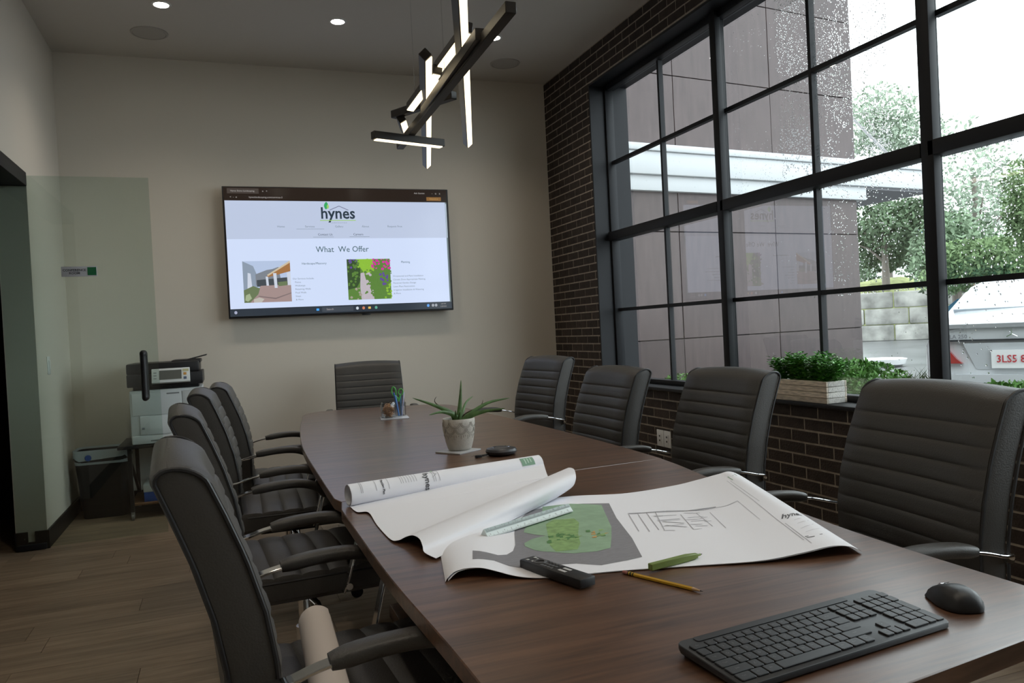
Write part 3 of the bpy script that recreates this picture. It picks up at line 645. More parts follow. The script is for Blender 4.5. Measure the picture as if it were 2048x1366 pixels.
def leafshape(cx, cz, w_, h_, fn, name, m, par):
    g = G(); n = 10; L_ = []; Rr = []
    for i in range(n+1):
        t = i/n; wv = math.sin(PI*t)**.8*w_/2; L_.append((cx-wv+.15*w_*t, cz-h_/2+h_*t)); Rr.append((cx+wv+.15*w_*t, cz-h_/2+h_*t))
    ps = L_+Rr[::-1][1:-1]; g.add([fn(*p) for p in ps], [tuple(range(len(ps)))]); return g.build(name, m, par, fix=False)
leafshape(SX(.432), SZ(.142), .034, .066, lambda x, z: (x, -.004, z), 'logo_leaf', GRN, scr)
leafshape(SX(.440), SZ(.150), .018, .040, lambda x, z: (x, -.0045, z), 'logo_leaf', LIME, scr)
def linequads(name, segs, wd, fn, m, par):
    g = G()
    for (x0, y0), (x1, y1) in segs:
        dx, dy = x1-x0, y1-y0; l = math.hypot(dx, dy) or 1; nx, ny = -dy/l*wd/2, dx/l*wd/2; k = max(1, int(l/.03)) if l < 3 else 1
        for i in range(k):
            a, b = i/k, (i+1)/k
            g.quad(fn(x0+dx*a+nx, y0+dy*a+ny), fn(x0+dx*a-nx, y0+dy*a-ny), fn(x0+dx*b-nx, y0+dy*b-ny), fn(x0+dx*b+nx, y0+dy*b+ny))
    return g.build(name, m, par, fix=False)
sf = lambda x, z: (x, -.004, z)
linequads('logo_roof', [((SX(.448), SZ(.177)), (SX(.49), SZ(.145))), ((SX(.49), SZ(.145)), (SX(.531), SZ(.177)))], .006, sf, ROOFC, scr)
linequads('logo_line', [((SX(.404), SZ(.258)), (SX(.562), SZ(.257)))], .006, sf, LIME, scr)
tx('L A N D S C A P I N G', .486, .277, .014, TGY)
for s, u in (('Home', .235), ('Services', .358), ('Gallery', .486), ('About', .604), ('Request Free', .739)): tx(s, u, .306, .024, TGY)
for s, u in (('Contact Us', .423), ('Careers', .57)): tx(s, u, .369, .026, TD)
linequads('menu_line', [((SX(.30), SZ(.325)), (SX(.42), SZ(.325))), ((SX(.37), SZ(.388)), (SX(.46), SZ(.388))), ((SX(.53), SZ(.388)), (SX(.62), SZ(.388)))], .0025, sf, TGY, scr)
tx('What  We Offer', .496, .487, .070, TT, sx=.92)
tx('Hardscape/Masonry', .368, .594, .025, TT); tx('Planting', .78, .595, .025, TT)
for k, s in enumerate(('Our Services Include:', 'Patios', 'Walkways', 'Retaining Walls', 'Pool Walls', 'Steps', '& More')): tx(s, .272 if k == 0 else .281, .71+k*.027, .020, TGY, 'LEFT')
for k, s in enumerate(('Ornamental and Plant Installation', 'Climate Zone Appropriate Planting', 'Perennial Garden Design', 'Lawn Plant Restoration', 'Irrigation Installation & Watering', '& More')): tx(s, .718, .708+k*.028, .020, TGY, 'LEFT')
tx('Hynes Stone Landscaping', .083, .035, .018, TW); tx('hyneslandscaping.com/services-3', .178, .082, .020, TW); tx('x   +', .175, .035, .022, TW); tx('<  -  o', .045, .082, .022, TW)
tx('Ask Gemini', .862, .036, .020, TW); tx('-   o   x', .942, .036, .026, TW); tx('Search', .427, .956, .022, TW); tx('4:09 PM', .951, .946, .014, TW); tx('5/28/2025', .951, .966, .014, TW)
rect('update_chip', .895, .965, .066, .096, em('chip_amber', (.20, .10, .03)), 3); tx('Relaunch to', .93, .081, .016, em('text_amber', (.45, .28, .10)))
rect('search_box', .392, .53, .938, .976, em('search_grey', (.045, .055, .07)), 3)
for u, c in ((.373, (.06, .32, .75)), (.548, (.5, .55, .6)), (.576, (.5, .18, .10)), (.603, (.62, .42, .10)), (.633, (.10, .32, .24)), (.877, (.1, .3, .7)), (.9, (.3, .32, .36)), (.915, (.3, .32, .36)), (.029, (.32, .34, .45))):
    n = 4 if u in (.373, .603) else 14; g = G(); g.add([(SX(u)+.013*math.cos(2*PI*(k+.5)/n)*(1.2 if n == 4 else .9), -.005, SZ(.955)+.013*math.sin(2*PI*(k+.5)/n)) for k in range(n)], [tuple(range(n))]); g.build('task_icon', em('icon_%d' % int(u*1000), c), scr, fix=False)
# the two small pictures on the page
def pic(name, u0, u1, v0, v1, polys):
    o = rect(name, u0, u1, v0, v1, polys[0], 5)
    for k, (pts, m) in enumerate(polys[1]):
        g = G(); g.add([(SX(u0+(u1-u0)*a), -.0042-.0002*k, SZ(v0+(v1-v0)*b)) for a, b in pts], [tuple(range(len(pts)))]); g.build('picture_patch', m, o, fix=False)
    return o
E_ = lambda n, *c: em('pic_'+n, c)
SKY, HSE, DKG, ROF, PAV, GRY, COLW, PLN = E_('sky', .38, .46, .62), E_('house', .22, .27, .34), E_('dark', .05, .06, .07), E_('roof', .30, .14, .05), E_('paving', .30, .22, .21), E_('grey', .17, .19, .22), E_('column', .5, .54, .62), E_('plant', .12, .16, .08)
pic('patio_picture', .066, .264, .568, .884, (SKY, [
    ([(0, .0), (.22, .12), (.28, .3), (.28, .62), (0, .75)], HSE), ([(.26, .32), (.50, .22), (.62, .2), (.75, .15), (.8, .55), (.26, .58)], GRY), ([(.1, .28), (.16, .3), (.18, .62), (.08, .66)], COLW),
    ([(.28, .46), (1, .4), (1, .62), (.28, .62)], DKG), ([(.36, .6), (1, .58), (1, 1), (.1, 1)], PAV), ([(.5, .36), (1, 0), (1, .26), (.5, .40)], ROF), ([(.5, .34), (1, -.0), (1, .05), (.52, .37)], E_('eave', .5, .42, .3)),
    ([(.63, .3), (.70, .3), (.71, .66), (.65, .66)], COLW), ([(.47, .38), (.52, .38), (.53, .60), (.48, .6)], COLW), ([(.92, .28), (1, .28), (1, .6), (.93, .6)], COLW), ([(.72, .52), (.92, .5), (.92, .6), (.74, .62)], PLN),
    ([(0, .7), (.2, .6), (.34, .66), (.3, .8), (.12, 1), (0, 1)], PLN), ([(.04, .82), (.12, .78), (.16, .9), (.08, .97), (.02, .94)], E_('lime', .3, .36, .22)), ([(.2, .92), (.32, .88), (.42, .92), (.36, 1), (.2, 1)], E_('stone', .42, .4, .36)), ([(.3, .84), (.66, .9), (1, .78), (1, .8), (.66, .93), (.3, .86)], E_('shade', .17, .13, .13))]))
LG, MG, DG2, PNK, PUR, PTH = E_('lawn', .22, .42, .04), E_('mid', .09, .19, .04), E_('deep', .035, .07, .025), E_('pink', .52, .03, .28), E_('purple', .10, .06, .26), E_('path', .42, .38, .42)
plist = [([(.22, 0), (.6, 0), (.62, .3), (.4, .38), (.3, .2)], LG), ([(0, 0), (.22, .02), (.3, .25), (.32, .5), (.2, .7), (0, .75)], DG2), ([(.3, .36), (.38, .33), (.42, .5), (.52, .75), (.6, 1), (.3, 1), (.28, .7)], PTH)]
rd = random.Random(11)
for k in range(240):
    a, b = rd.random(), rd.random(); s = rd.uniform(.014, .04)
    c = PNK if (a > .55 and b < .26) else PUR if (.72 < a < .95 and .36 < b < .66) or (a < .25 and b < .3 and rd.random() < .5) else LG if (a > .85 and b > .6) or (.25 < a < .55 and b < .25) else MG
    if .3 < a < .5+.1*b and b > .35: c = PTH if rd.random() < .8 else MG
    if a < .3 and b > .7 and rd.random() < .4: c = E_('straw', .3, .28, .22)
    n = 5; plist.append(([(min(1, max(0, a+s*math.cos(2*PI*i/n+k))), min(1, max(0, b+s*math.sin(2*PI*i/n+k)))) for i in range(n)], c))
pic('garden_picture', .511, .707, .566, .888, (MG, plist))
# ---- pendant of crossed light bars
pend = thing('pendant_lamp', 'bronze pendant lamp of crossed light bars hung above the table', 'pendant lamp', (.8, 2.8, H))
PINV = Matrix.Translation((-.8, -2.8, -H))
BRZ = mat('dark_bronze', (.012, .009, .007), .45, .1); LED = mat('led_strip', (1, 1, 1), .5, emit=(1, .82, .52), es=1.7)
def lbar(a, b, phi, s=.032, lit=True, gaps=None):
    a, b = Vector(a), Vector(b); d = (b-a).normalized(); sd = d.cross(Vector((0, 0, 1))).normalized(); dn = Vector((0, 0, -1)); dn = (dn-d*dn.dot(d)).normalized()
    n = dn*math.cos(phi)+sd*math.sin(phi); t = d.cross(n)
    def bx(A, B, n0, n1, w_): return [A+n*n0-t*w_, A+n*n0+t*w_, A+n*n1+t*w_, A+n*n1-t*w_], [B+n*n0-t*w_, B+n*n0+t*w_, B+n*n1+t*w_, B+n*n1-t*w_]
    o = G().loft(list(bx(a, b, -s/2, s/2, s/2))).build('bar', BRZ, pend, bevel=.002, seg=1); o.matrix_parent_inverse = PINV
    if lit:
        e_ = G().loft(list(bx(a+d*.012, b-d*.012, s/2-.001, s/2+.004, s*.42))).build('light_strip', LED, o); e_.matrix_parent_inverse = Matrix.Identity(4)
    return o
lbar(on_z(1022, 14, 2.10), on_z(800, 292, 2.10), PI, lit=False)
lbar(on_z(962, 68, 2.112), on_z(850, 224, 2.112), PI, .036, lit=False)
lbar(on_z(850, 108, 2.155), on_z(853, 330, 2.155), R(42))
lbar(on_z(914, -60, 2.155), on_z(935, 287, 2.155), R(42))
lbar(on_z(936, 53, 2.19), on_z(860, 156, 2.19), R(-8)); lbar(on_z(876, 138, 2.165), on_z(820, 214, 2.165), R(-8))
lbar(on_z(745, 270, 2.07), on_z(886, 287, 2.07), 0)
lbar(on_z(787, 230, 2.175), on_z(908, 190, 2.175), PI, lit=False)
lbar(on_z(802, 236, 2.155), on_z(810, 262, 2.155), R(30)); lbar(on_z(866, 150, 2.17), on_z(868, 182, 2.17), R(20))
for px, py in ((830, 185), (889, 140)):
    q = on_z(px, py, 2.14); o = G().tube([q, (q.x, q.y, H)], .0011, 5).build('hanging_wire', CHROME, pend); o.matrix_parent_inverse = PINV
o = G().box(.62, .98, 2.1, 3.6, H-.035, H).build('canopy_plate', BRZ, pend, bevel=.004); o.matrix_parent_inverse = PINV
# ================================================================== THINGS ON AND AROUND THE TABLE
# ---- plan sheet spread on the table (curled ends)
def crv(pts, n): return spline([on_z(a, b, z) if isinstance(a, (int, float)) and a > 50 else Vector((a, b, z)) for a, b, z in pts], n)
NU, NV = 110, 26
nearc = crv([(891, 1163, .7375), (897, 1154, .7445), (911, 1143, .751), (934, 1137, .7545), (961, 1136, .7545), (990, 1142, .750), (1020, 1150, .7435), (1050, 1155, .7393), (1085, 1156, .7375), (1130, 1152, .7375), (1250, 1141, .7375), (1400, 1131, .738), (1520, 1122, .7405), (1600, 1107, .749), (1660, 1093, .757), (1697, 1093, .753), (1719, 1104, .7385)], NU)
farc = crv([(.53, 2.14, .7372), (.55, 2.136, .7372), (.575, 2.13, .7372), (.61, 2.122, .7372), (.65, 2.115, .7372), (.69, 2.107, .7372), (.73, 2.10, .7372), (.77, 2.09, .7372), (.82, 2.08, .7373), (1150, 992, .7375), (1250, 987, .7378), (1345, 972, .747), (1395, 960, .761), (1435, 949, .777), (1463, 944, .783), (1.452, 1.93, .742)], NU)
def surf_fn(A, B):
    def fn(u, v, off=0.0):
        def at(c, u):
            t = min(max(u, 0), 1)*(len(c)-1); k = min(int(t), len(c)-2); return c[k].lerp(c[k+1], t-k)
        p = at(A, u).lerp(at(B, u), v)
        if off:
            du = at(A, u+.01).lerp(at(B, u+.01), v)-at(A, u-.01).lerp(at(B, u-.01), v); dv = at(B, u)-at(A, u); p = p+du.cross(dv).normalized()*off
        return p
    return fn
plan = surf_fn(nearc, farc)
ps = thing('plan_sheet', 'large printed landscape plan lying open on the table with curled ends', 'plan sheet', tuple(plan(.5, .5)))
PSI = Matrix.Translation(-plan(.5, .5))
def psp(o): o.matrix_parent_inverse = PSI; return o
def sheet(fn, nu, nv, th):
    top = [[fn(i/(nu-1), j/(nv-1), th) for j in range(nv)] for i in range(nu)]; bot = [[fn(i/(nu-1), j/(nv-1)) for j in range(nv)] for i in range(nu)]
    g = G(); n = nu*nv; g.v = [tuple(p) for r in top for p in r]+[tuple(p) for r in bot for p in r]
    for i in range(nu-1):
        for j in range(nv-1):
            a = i*nv+j; g.f.append((a, a+nv, a+nv+1, a+1)); g.f.append((n+a, n+a+1, n+a+nv+1, n+a+nv))
    for i in range(nu-1):
        a = i*nv; b = a+nv; g.f.append((a, n+a, n+b, b)); a += nv-1; b += nv-1; g.f.append((a, b, n+b, n+a))
    for j in range(nv-1):
        a = j; g.f.append((a, a+1, n+a+1, n+a)); a = (nu-1)*nv+j; g.f.append((a, n+a, n+a+1, a+1))
    return g
psp(sheet(plan, NU, NV, .0006).build('top_sheet', PAPER, ps, smooth=True))
plan2 = surf_fn([p+Vector((.006, -.0015, -.0011)) if 3 < i < NU-4 else p+Vector((.006, 0, 0)) for i, p in enumerate(nearc)], [p+Vector((.004, 0, -.0011)) for p in farc])
psp(sheet(plan2, NU, 8, .0004).build('lower_sheet', PAPER, ps, smooth=True))
grid = [(project(plan(i/200, j/80)), i/200, j/80) for i in range(201) for j in range(81)]
def uv_of(px, py): return min(grid, key=lambda q: (q[0][0]-px)**2+(q[0][1]-py)**2)[1:]
def print_poly(name, pts, m, off, sub=3):
    bm = bmesh.new(); vs = [bm.verts.new((*uv_of(*p), 0)) for p in pts]; f = bm.faces.new(vs); bmesh.ops.triangulate(bm, faces=[f])
    for _ in range(sub): bmesh.ops.subdivide_edges(bm, edges=[e for e in bm.edges if e.calc_length() > .035], cuts=1, use_grid_fill=True)
    bmesh.ops.triangulate(bm, faces=bm.faces)
    g = G(); bm.verts.index_update(); g.add([plan(v.co.x, v.co.y, off) for v in bm.verts], [tuple(v.index for v in f.verts) for f in bm.faces]); bm.free()
    return psp(g.build(name, m, ps))
PGREY = mat('print_grey', (.23, .225, .245), .7, var=.12, vscale=60, stretch=(1, 6, 1)); PGRN = mat('print_green', (.27, .40, .27), .7, var=.12, vscale=25); PBED = mat('print_bed', (.23, .37, .14), .7, var=.25, vscale=50); PORG = mat('print_orange', (.52, .33, .12), .7); PDG = mat('print_dark_green', (.09, .22, .07), .7)
print_poly('printed_drive', [(945, 1102), (972, 1105), (996, 1111), (1013, 1110), (1025, 1103), (1030, 1090), (1029, 1068), (1031, 1045), (1060, 1021), (1120, 1010), (1216, 1008), (1235, 1036), (1262, 1078), (1285, 1115), (1250, 1123), (1205, 1129), (1150, 1129), (1100, 1131), (1050, 1136), (1020, 1132), (988, 1121), (945, 1119)], PGREY, .0010)
print_poly('printed_lawn', [(1085, 1014), (1140, 1009), (1205, 1009), (1215, 1032), (1221, 1056), (1221, 1078), (1219, 1097), (1190, 1106), (1150, 1108), (1105, 1106), (1070, 1101), (1050, 1093), (1049, 1087), (1065, 1079), (1092, 1073), (1070, 1071), (1046, 1066), (1050, 1056), (1085, 1040)], PGRN, .0014)
print_poly('printed_bed', [(1091, 1050), (1105, 1042), (1150, 1038), (1160, 1046), (1158, 1070), (1160, 1088), (1152, 1100), (1112, 1104), (1098, 1092)], PBED, .0017)
rd = random.Random(4)
for k in range(34):
    t = rd.random(); cx, cy = 1098+t*118+rd.uniform(-3, 3), 1080-t*13+rd.uniform(-8, 6); r = rd.uniform(2.0, 4.2)
    print_poly('printed_shrub', [(cx+r*1.5*math.cos(a*PI/3), cy+r*.7*math.sin(a*PI/3)) for a in range(6)], (PDG, PBED, PORG if t > .75 else PDG)[k % 3], .0019+.00001*k, 0)
UVD = lambda a, b: (uv_of(*a), uv_of(*b))
def plines(name, segs, wd, m): return tag(psp(linequads(name, [UVD(a, b) for a, b in segs], wd, lambda u, v: plan(u, v, .0012), m, ps)), kind='stuff')
q = lambda x, y: (1150+x*.293, 900+y*.293)
TSEG = [(q(350, 440), q(610, 428)), (q(610, 428), q(880, 412)), (q(880, 412), q(1040, 380)), (q(1040, 380), q(1110, 345)), (q(360, 445), q(440, 552)), (q(440, 435), q(520, 555)), (q(540, 433), q(620, 550)), (q(730, 440), q(805, 545)), (q(830, 430), q(935, 530)), (q(920, 425), q(1030, 528)), (q(1110, 345), q(1260, 475)), (q(480, 432), q(570, 552)),
    (q(570, 487), q(715, 484)), (q(595, 520), q(735, 515)), (q(620, 546), q(690, 544)), (q(755, 478), q(860, 475)), (q(780, 513), q(870, 508)), (q(805, 546), q(870, 542)), (q(860, 465), q(900, 460)), (q(885, 492), q(930, 488)), (q(545, 452), q(600, 449))]
flat_ = lambda a, b: abs(b[1]-a[1]) < .55*abs(b[0]-a[0])
plines('printed_table_rows', [g_ for g_ in TSEG if flat_(*g_)]+[(q(545+i*22, 445+i*27), q(700+i*22, 440+i*27)) for i in range(4)]+[(q(740+i*24, 440+i*28), q(850+i*22, 434+i*27)) for i in range(4)], .0030, INKL)
plines('printed_table_columns', [g_ for g_ in TSEG if not flat_(*g_)], .0010, INKL)
plines('printed_table_head', [(q(352, 442), q(600, 430)), (q(600, 430), q(750, 424)), (q(750, 424), q(960, 398))], .009, INKL)
plines('printed_border', [(q(1040, 215), q(1200, 335)), (q(1200, 335), q(1370, 470)), (q(1370, 470), q(1560, 615)), (q(1060, 210), q(1260, 350)), (q(1430, 500), q(1620, 645)), (q(1500, 480), q(1640, 475)), (q(1520, 505), q(1660, 500)), (q(1545, 535), q(1690, 525)), (q(1570, 560), q(1700, 545))], .0014, INKL)
plines('printed_title', [(q(1575, 592), q(1690, 572)), (q(1590, 603), q(1640, 593))], .005, INK)
print_poly('printed_stamp', [q(1042, 183), q(1120, 180), q(1165, 197), q(1075, 208)], mat('stamp_green', (.22, .38, .27), .7), .0012, 1)
a0, a1, a2 = uv_of(*q(1412, 465)), uv_of(*q(1545, 448)), uv_of(*q(1412, 432))
def tmap(a0, a1, a2, wtxt, htxt):
    return lambda x, y: plan(a0[0]+(a1[0]-a0[0])*x/wtxt+(a2[0]-a0[0])*y/htxt, a0[1]+(a1[1]-a0[1])*x/wtxt+(a2[1]-a0[1])*y/htxt, .0014)
psp(lettering('printed_logo', 'hynes', 1.0, tmap(a0, a1, a2, 2.2, .62), INK, ps, 'LEFT', .02))
# ---- second sheet: still half rolled, its loose part arched over
RA, RB, RR = Vector((.322, 2.318, .735+.0335)), Vector((.985, 2.452, .735+.0335)), .0325
rp = thing('rolled_plan', 'white plan roll half unrolled across the table, title block on its outside', 'rolled plan', tuple((RA+RB)/2))
RPI = Matrix.Translation(-(RA+RB)/2)
ax = (RB-RA).normalized(); sd = ax.cross(Vector((0, 0, 1))).normalized()       # sd points towards the viewer
def rollpt(s, a, r): return RA+(RB-RA)*s+(sd*math.cos(a)+Vector((0, 0, 1))*math.sin(a))*r
g = G(); rings = []
for k in range(150):
    a = -PI*.5+k*2*PI*2.6/149; rr_ = RR-.0055*k/149; rings.append([tuple(rollpt(s, -a, rr_)) for s in (0, .25, .5, .75, 1)])
g.loft(rings, False, False)
o = g.build('paper_roll', PAPER, rp, smooth=True); o.matrix_parent_inverse = RPI
lp = [rollpt(.0, -1.25, RR), on_z(714, 1024, .7385), on_z(737, 1025, .7395), on_z(754, 1050, .738), on_z(780, 1078, .7385), on_z(796, 1081, .742), on_z(812, 1074, .752), on_z(826, 1071, .7625), on_z(839, 1078, .7625), on_z(845, 1092, .756), on_z(849, 1105, .746), on_z(872, 1117, .7395)]
rpz = [rollpt(1.0, .15, RR), on_z(1095, 951, .762), on_z(1102, 955, .7575), on_z(1109, 956, .757), on_z(1116, 952, .763), on_z(1124, 945, .777), on_z(1136, 936, .795), on_z(1147, 938, .803), on_z(1151, 947, .800), on_z(1151, 960, .785), on_z(1143, 975, .765), on_z(1112, 996, .7415)]
loose = surf_fn(spline(lp, 90), spline(rpz, 90))
o = sheet(loose, 90, 22, .0005).build('loose_sheet', PAPER2 if False else PAPER, rp, smooth=True); o.matrix_parent_inverse = RPI
def onroll(s, a, off=.0007): return rollpt(s, a, RR+off)
def rlines(name, segs, wd, m):
    o = linequads(name, segs, wd, lambda s, a: onroll(s*1.0, a*10), m, rp); o.matrix_parent_inverse = RPI; return o
rl = []
for s in (.045, .052, .115, .175, .395, .405, .425): rl.append(((s, .02), (s, .19)))
for s in (.235, .245, .258, .271, .284, .297, .310): rl.append(((s, .05), (s, .19)))
rlines('printed_lines', rl, .0022, INKL)
def rtext(s_, pos, size, m, bold=0, a_c=1.0):
    o = lettering('printed_text', s_, size, lambda x, y: onroll(pos+y/(RB-RA).length, a_c-x/RR, .0010), m, rp, 'CENTER', bold); o.matrix_parent_inverse = RPI; return o
rtext('hynes', .362, .026, INK, .0006, .36); rtext('Planting Plan', .148, .010, INK, .0003, .55)
o = leafshape(0, 0, .012, .016, lambda x, z: onroll(.40+x, 1.62+z/RR, .001), 'printed_leaf', mat('stamp_leaf', (.30, .50, .28), .7), rp); o.matrix_parent_inverse = RPI
rlines('printed_roof', [((.388, .128), (.415, .095)), ((.415, .095), (.388, .062))], .003, INKL)
g = G(); g.loft([[onroll(.875+.075*i/6, .28+.95*j/8, .0008) for i in range(7)] for j in range(9)], False, False); o = g.build('printed_stamp', MATS['stamp_green'], rp, smooth=True); o.matrix_parent_inverse = RPI
for k, (wa, sb) in enumerate(((.9, .62), (1.0, .55), (.8, .5))):
    g = G(); s0 = .895+k*.016; g.loft([[onroll(s0+.006*i, 1.08-sb*j/6, .0013) for i in (0, 1)] for j in range(7)], False, False); o = g.build('stamp_line', mat('stamp_pale', (.5, .65, .55), .7), rp); o.matrix_parent_inverse = RPI
# ---- triangular scale ruler lying across the plan
ra, rb = on_z(977, 1077, .742), on_z(1150, 1022, .742); rdv = (rb-ra).normalized(); rn = Vector((-rdv.y, rdv.x, 0)); rb = ra+rdv*.315
ru = thing('scale_ruler', 'white triangular scale ruler with dark markings on the plan', 'ruler', tuple(ra), math.atan2(rdv.y, rdv.x))
RW = mat('ruler_white', (.72, .80, .80), .35); RG = mat('ruler_grey', (.42, .50, .50), .4)
G().loft([[(x, 0, 0), (x, .030, 0), (x, .0165, .020)] for x in (0, .315)]).build('ruler_body', RW, ru, bevel=.001, seg=1)
d1 = Vector((0, .0165, .020)); n1 = Vector((0, -.020, .0165)).normalized()
g = G(); g.loft([[Vector((x, 0, 0))+d1*k+n1*.0005 for k in (.56, .97)] for x in (.002, .313)], False, False); g.build('grey_scale_band', RG, ru)
g = G()
for k in range(100):
    x = .006+k*.00306
    for t0, t1 in ((.60, .60+(.28 if k % 5 == 0 else .14)), (.04, .04+(.22 if k % 5 == 0 else .10))):
        g.add([Vector((x-.0004, 0, 0))+d1*t0+n1*.0008, Vector((x+.0004, 0, 0))+d1*t0+n1*.0008, Vector((x+.0004, 0, 0))+d1*t1+n1*.0008, Vector((x-.0004, 0, 0))+d1*t1+n1*.0008], [(0, 1, 2, 3)])
tag(g.build('tick_marks', INK, ru), kind='stuff')
for k in range(13):
    for t0 in (.86, .32): lettering('scale_number', str(k*2), .0055, lambda x, y, k=k, t0=t0: Vector((.012+k*.0236+x, 0, 0))+d1*(t0+y/.026)+n1*.0009, INK, ru)
# ---- remote control
a, b = on_z(1054, 1133, .737), on_z(1177, 1176, .737); dv = (b-a); L_ = dv.length
rc = thing('remote_control', 'slim black remote control at the front edge of the plan', 'remote control', tuple((a+b)/2), math.atan2(dv.y, dv.x))
rc.location.z = .7375
G().box(-L_/2, L_/2, -.020, .020, .0005, .0195).build('remote_case', BPLAST, rc, bevel=.004)
KEYG = mat('remote_key', (.10, .10, .105), .4); KEYW = mat('remote_mark', (.55, .55, .55), .5)
for x, y, w_, h_ in [(-.078, .010, .003, .003), (-.078, -.010, .003, .003), (-.068, .008, .002, .002), (-.062, -.009, .003, .003)]+[(-.03+i*.010, y, .0032, .0032) for i in range(4) for y in (-.012, 0, .012)]: G().box(x-w_, x+w_, y-h_, y+h_, .0190, .0205).build('remote_button', KEYW if w_ < .0031 else KEYG, rc, bevel=.0005, seg=1)
ringg = G().loft([[(-.050+r*math.cos(2*PI*k/20), r*math.sin(2*PI*k/20), z) for k in range(20)] for r, z in ((.009, .0193), (.009, .0207), (.014, .0207), (.0145, .0193))], True, False); ringg.build('remote_dial', KEYG, rc, smooth=True)
for y in (-.010, .003): G().box(.018, .040, y-.001, y+.006, .0192, .0203).build('rocker_button', KEYW, rc, bevel=.0005, seg=1)
# ---- pencil
a, b = on_z(1246, 1144, .7385), on_z(1406, 1183, .7385); dv = b-a; L_ = dv.length
pc = thing('pencil', 'yellow pencil with its tip pointing towards the keyboard', 'pencil', (a.x, a.y, TZ+.0036), math.atan2(dv.y, dv.x))
def hexr(x, r, n=6): return [(x, r*math.cos(2*PI*k/n+PI/6), r*math.sin(2*PI*k/n+PI/6)) for k in range(n)]
YEL = mat('pencil_yellow', (.62, .36, .03), .35)
G().loft([hexr(.028, .0038), hexr(L_-.022, .0038)]).build('pencil_barrel', YEL, pc)
G().loft([hexr(L_-.022, .0037, 12), hexr(L_-.006, .0013, 12)]).build('sharpened_wood', mat('pencil_wood', (.55, .36, .2), .7), pc, smooth=True)
G().loft([hexr(L_-.006, .0013, 8), hexr(L_, .0003, 8)]).build('graphite_tip', BPLAST, pc)
G().loft([hexr(.013, .0036, 12), hexr(.028, .0036, 12)]).build('ferrule', mat('ferrule_green', (.04, .07, .04), .4, .5), pc, smooth=True)
for x in (.0155, .0225): G().loft([hexr(x, .0039, 12), hexr(x+.0028, .0039, 12)]).build('ferrule_band', YEL, pc, smooth=True)
G().loft([hexr(0, .003, 12), hexr(.002, .0034, 12), hexr(.013, .0034, 12)]).build('eraser', mat('eraser_pink', (.40, .16, .14), .8), pc, smooth=True)
# ---- green pen
a, b = on_z(1300, 1140, .7405), on_z(1404, 1113, .7405); dv = b-a; L_ = dv.length
gp = thing('green_pen', 'olive green square pen lying on the edge of the plan', 'pen', (a.x, a.y, .7392), math.atan2(dv.y, dv.x))
OLV = mat('olive_plastic', (.17, .24, .055), .4)
def sqr(x, s, z=.007): return [(x, -s, z-s), (x, s, z-s), (x, s, z+s), (x, -s, z+s)]
G().loft([sqr(0, .0065), sqr(L_*.70, .0065), sqr(L_*.90, .0046, .0065)]).build('pen_body', OLV, gp, bevel=.0012, seg=1)
G().loft([hexr(L_*.90, .0028, 10), hexr(L_*.97, .0022, 10)]).build('pen_collar', OLV, gp, smooth=True).location.z = .0065
G().loft([hexr(L_*.97, .0016, 8), hexr(L_, .0008, 8)]).build('pen_tip', BPLAST, gp).location.z = .0065
# ---- keyboard
kb = thing('keyboard', 'black full-size wireless keyboard at the near end of the table', 'keyboard', (.608, 1.004, TZ), R(5.3))
KW, KD = .420, .146
def kz(y): return .0205+.010*(y/KD)         # top falls towards the viewer (y negative)
bodyp = []
def rr2(x0, x1, y0, y1, r, n=5):
    out = []
    for cx, cy, a0 in ((x1-r, y1-r, 0), (x0+r, y1-r, 90), (x0+r, y0+r, 180), (x1-r, y0+r, 270)):
        for k in range(n+1): a = R(a0+90*k/n); out.append((cx+r*math.cos(a), cy+r*math.sin(a)))
    return out
pl_ = rr2(0, KW, -KD, 0, .012)
G().loft([[(x*.99+KW*.005, y*.98-.001, .003+.5*(kz(y)-.0205)+.004) for x, y in pl_], [(x, y, kz(y)-.008) for x, y in pl_], [(x, y, kz(y)-.001) for x, y in pl_], [(x*.995+KW*.0025, y*.99-.0007, kz(y)) for x, y in pl_]]).build('keyboard_body', DPLAST, kb, smooth=True)
G().add([(x, y, kz(y)+.0012) for x, y in rr2(.030, KW-.075, -.016, -.002, .004)]+[(x, y, kz(y)-.001) for x, y in rr2(.030, KW-.075, -.016, -.002, .004)], [tuple(range(24))]+[(i, (i+1) % 24, (i+1) % 24+24, i+24) for i in range(24)]).build('top_ridge', BPLAST, kb)
for x in (.02, KW-.02): G().box(x-.01, x+.01, -.02, -.008, 0, .016).build('keyboard_foot', BPLAST, kb)
KEYM = mat('key_black', (.020, .021, .024), .40); LEG = mat('key_legend', (.16, .16, .17), .5)
U = .01835; x0, y0 = .0065, -.0205
lay = [[('Esc', 1.5)]+[('F%d' % i, .97) for i in range(1, 13)]+[('Del', .95), ('Ins', .95)],
       [(c, 1) for c in '`1234567890-=']+[('Bksp', 2)], [('Tab', 1.5)]+[(c, 1) for c in 'QWERTYUIOP[]']+[('\\', 1.5)],
       [('Caps', 1.75)]+[(c, 1) for c in 'ASDFGHJKL;\'']+[('Enter', 2.25)], [('Shift', 2.25)]+[(c, 1) for c in 'ZXCVBNM,./']+[('Shift', 2.75)],
       [('Ctrl', 1.5), ('Fn', 1.2), ('Alt', 1.3), ('', 6.2), ('Alt', 1.3), ('Ctrl', 1.4), ('Opt', 1.1)]]
RH = [.016]+[.0200]*5
kshare = {}
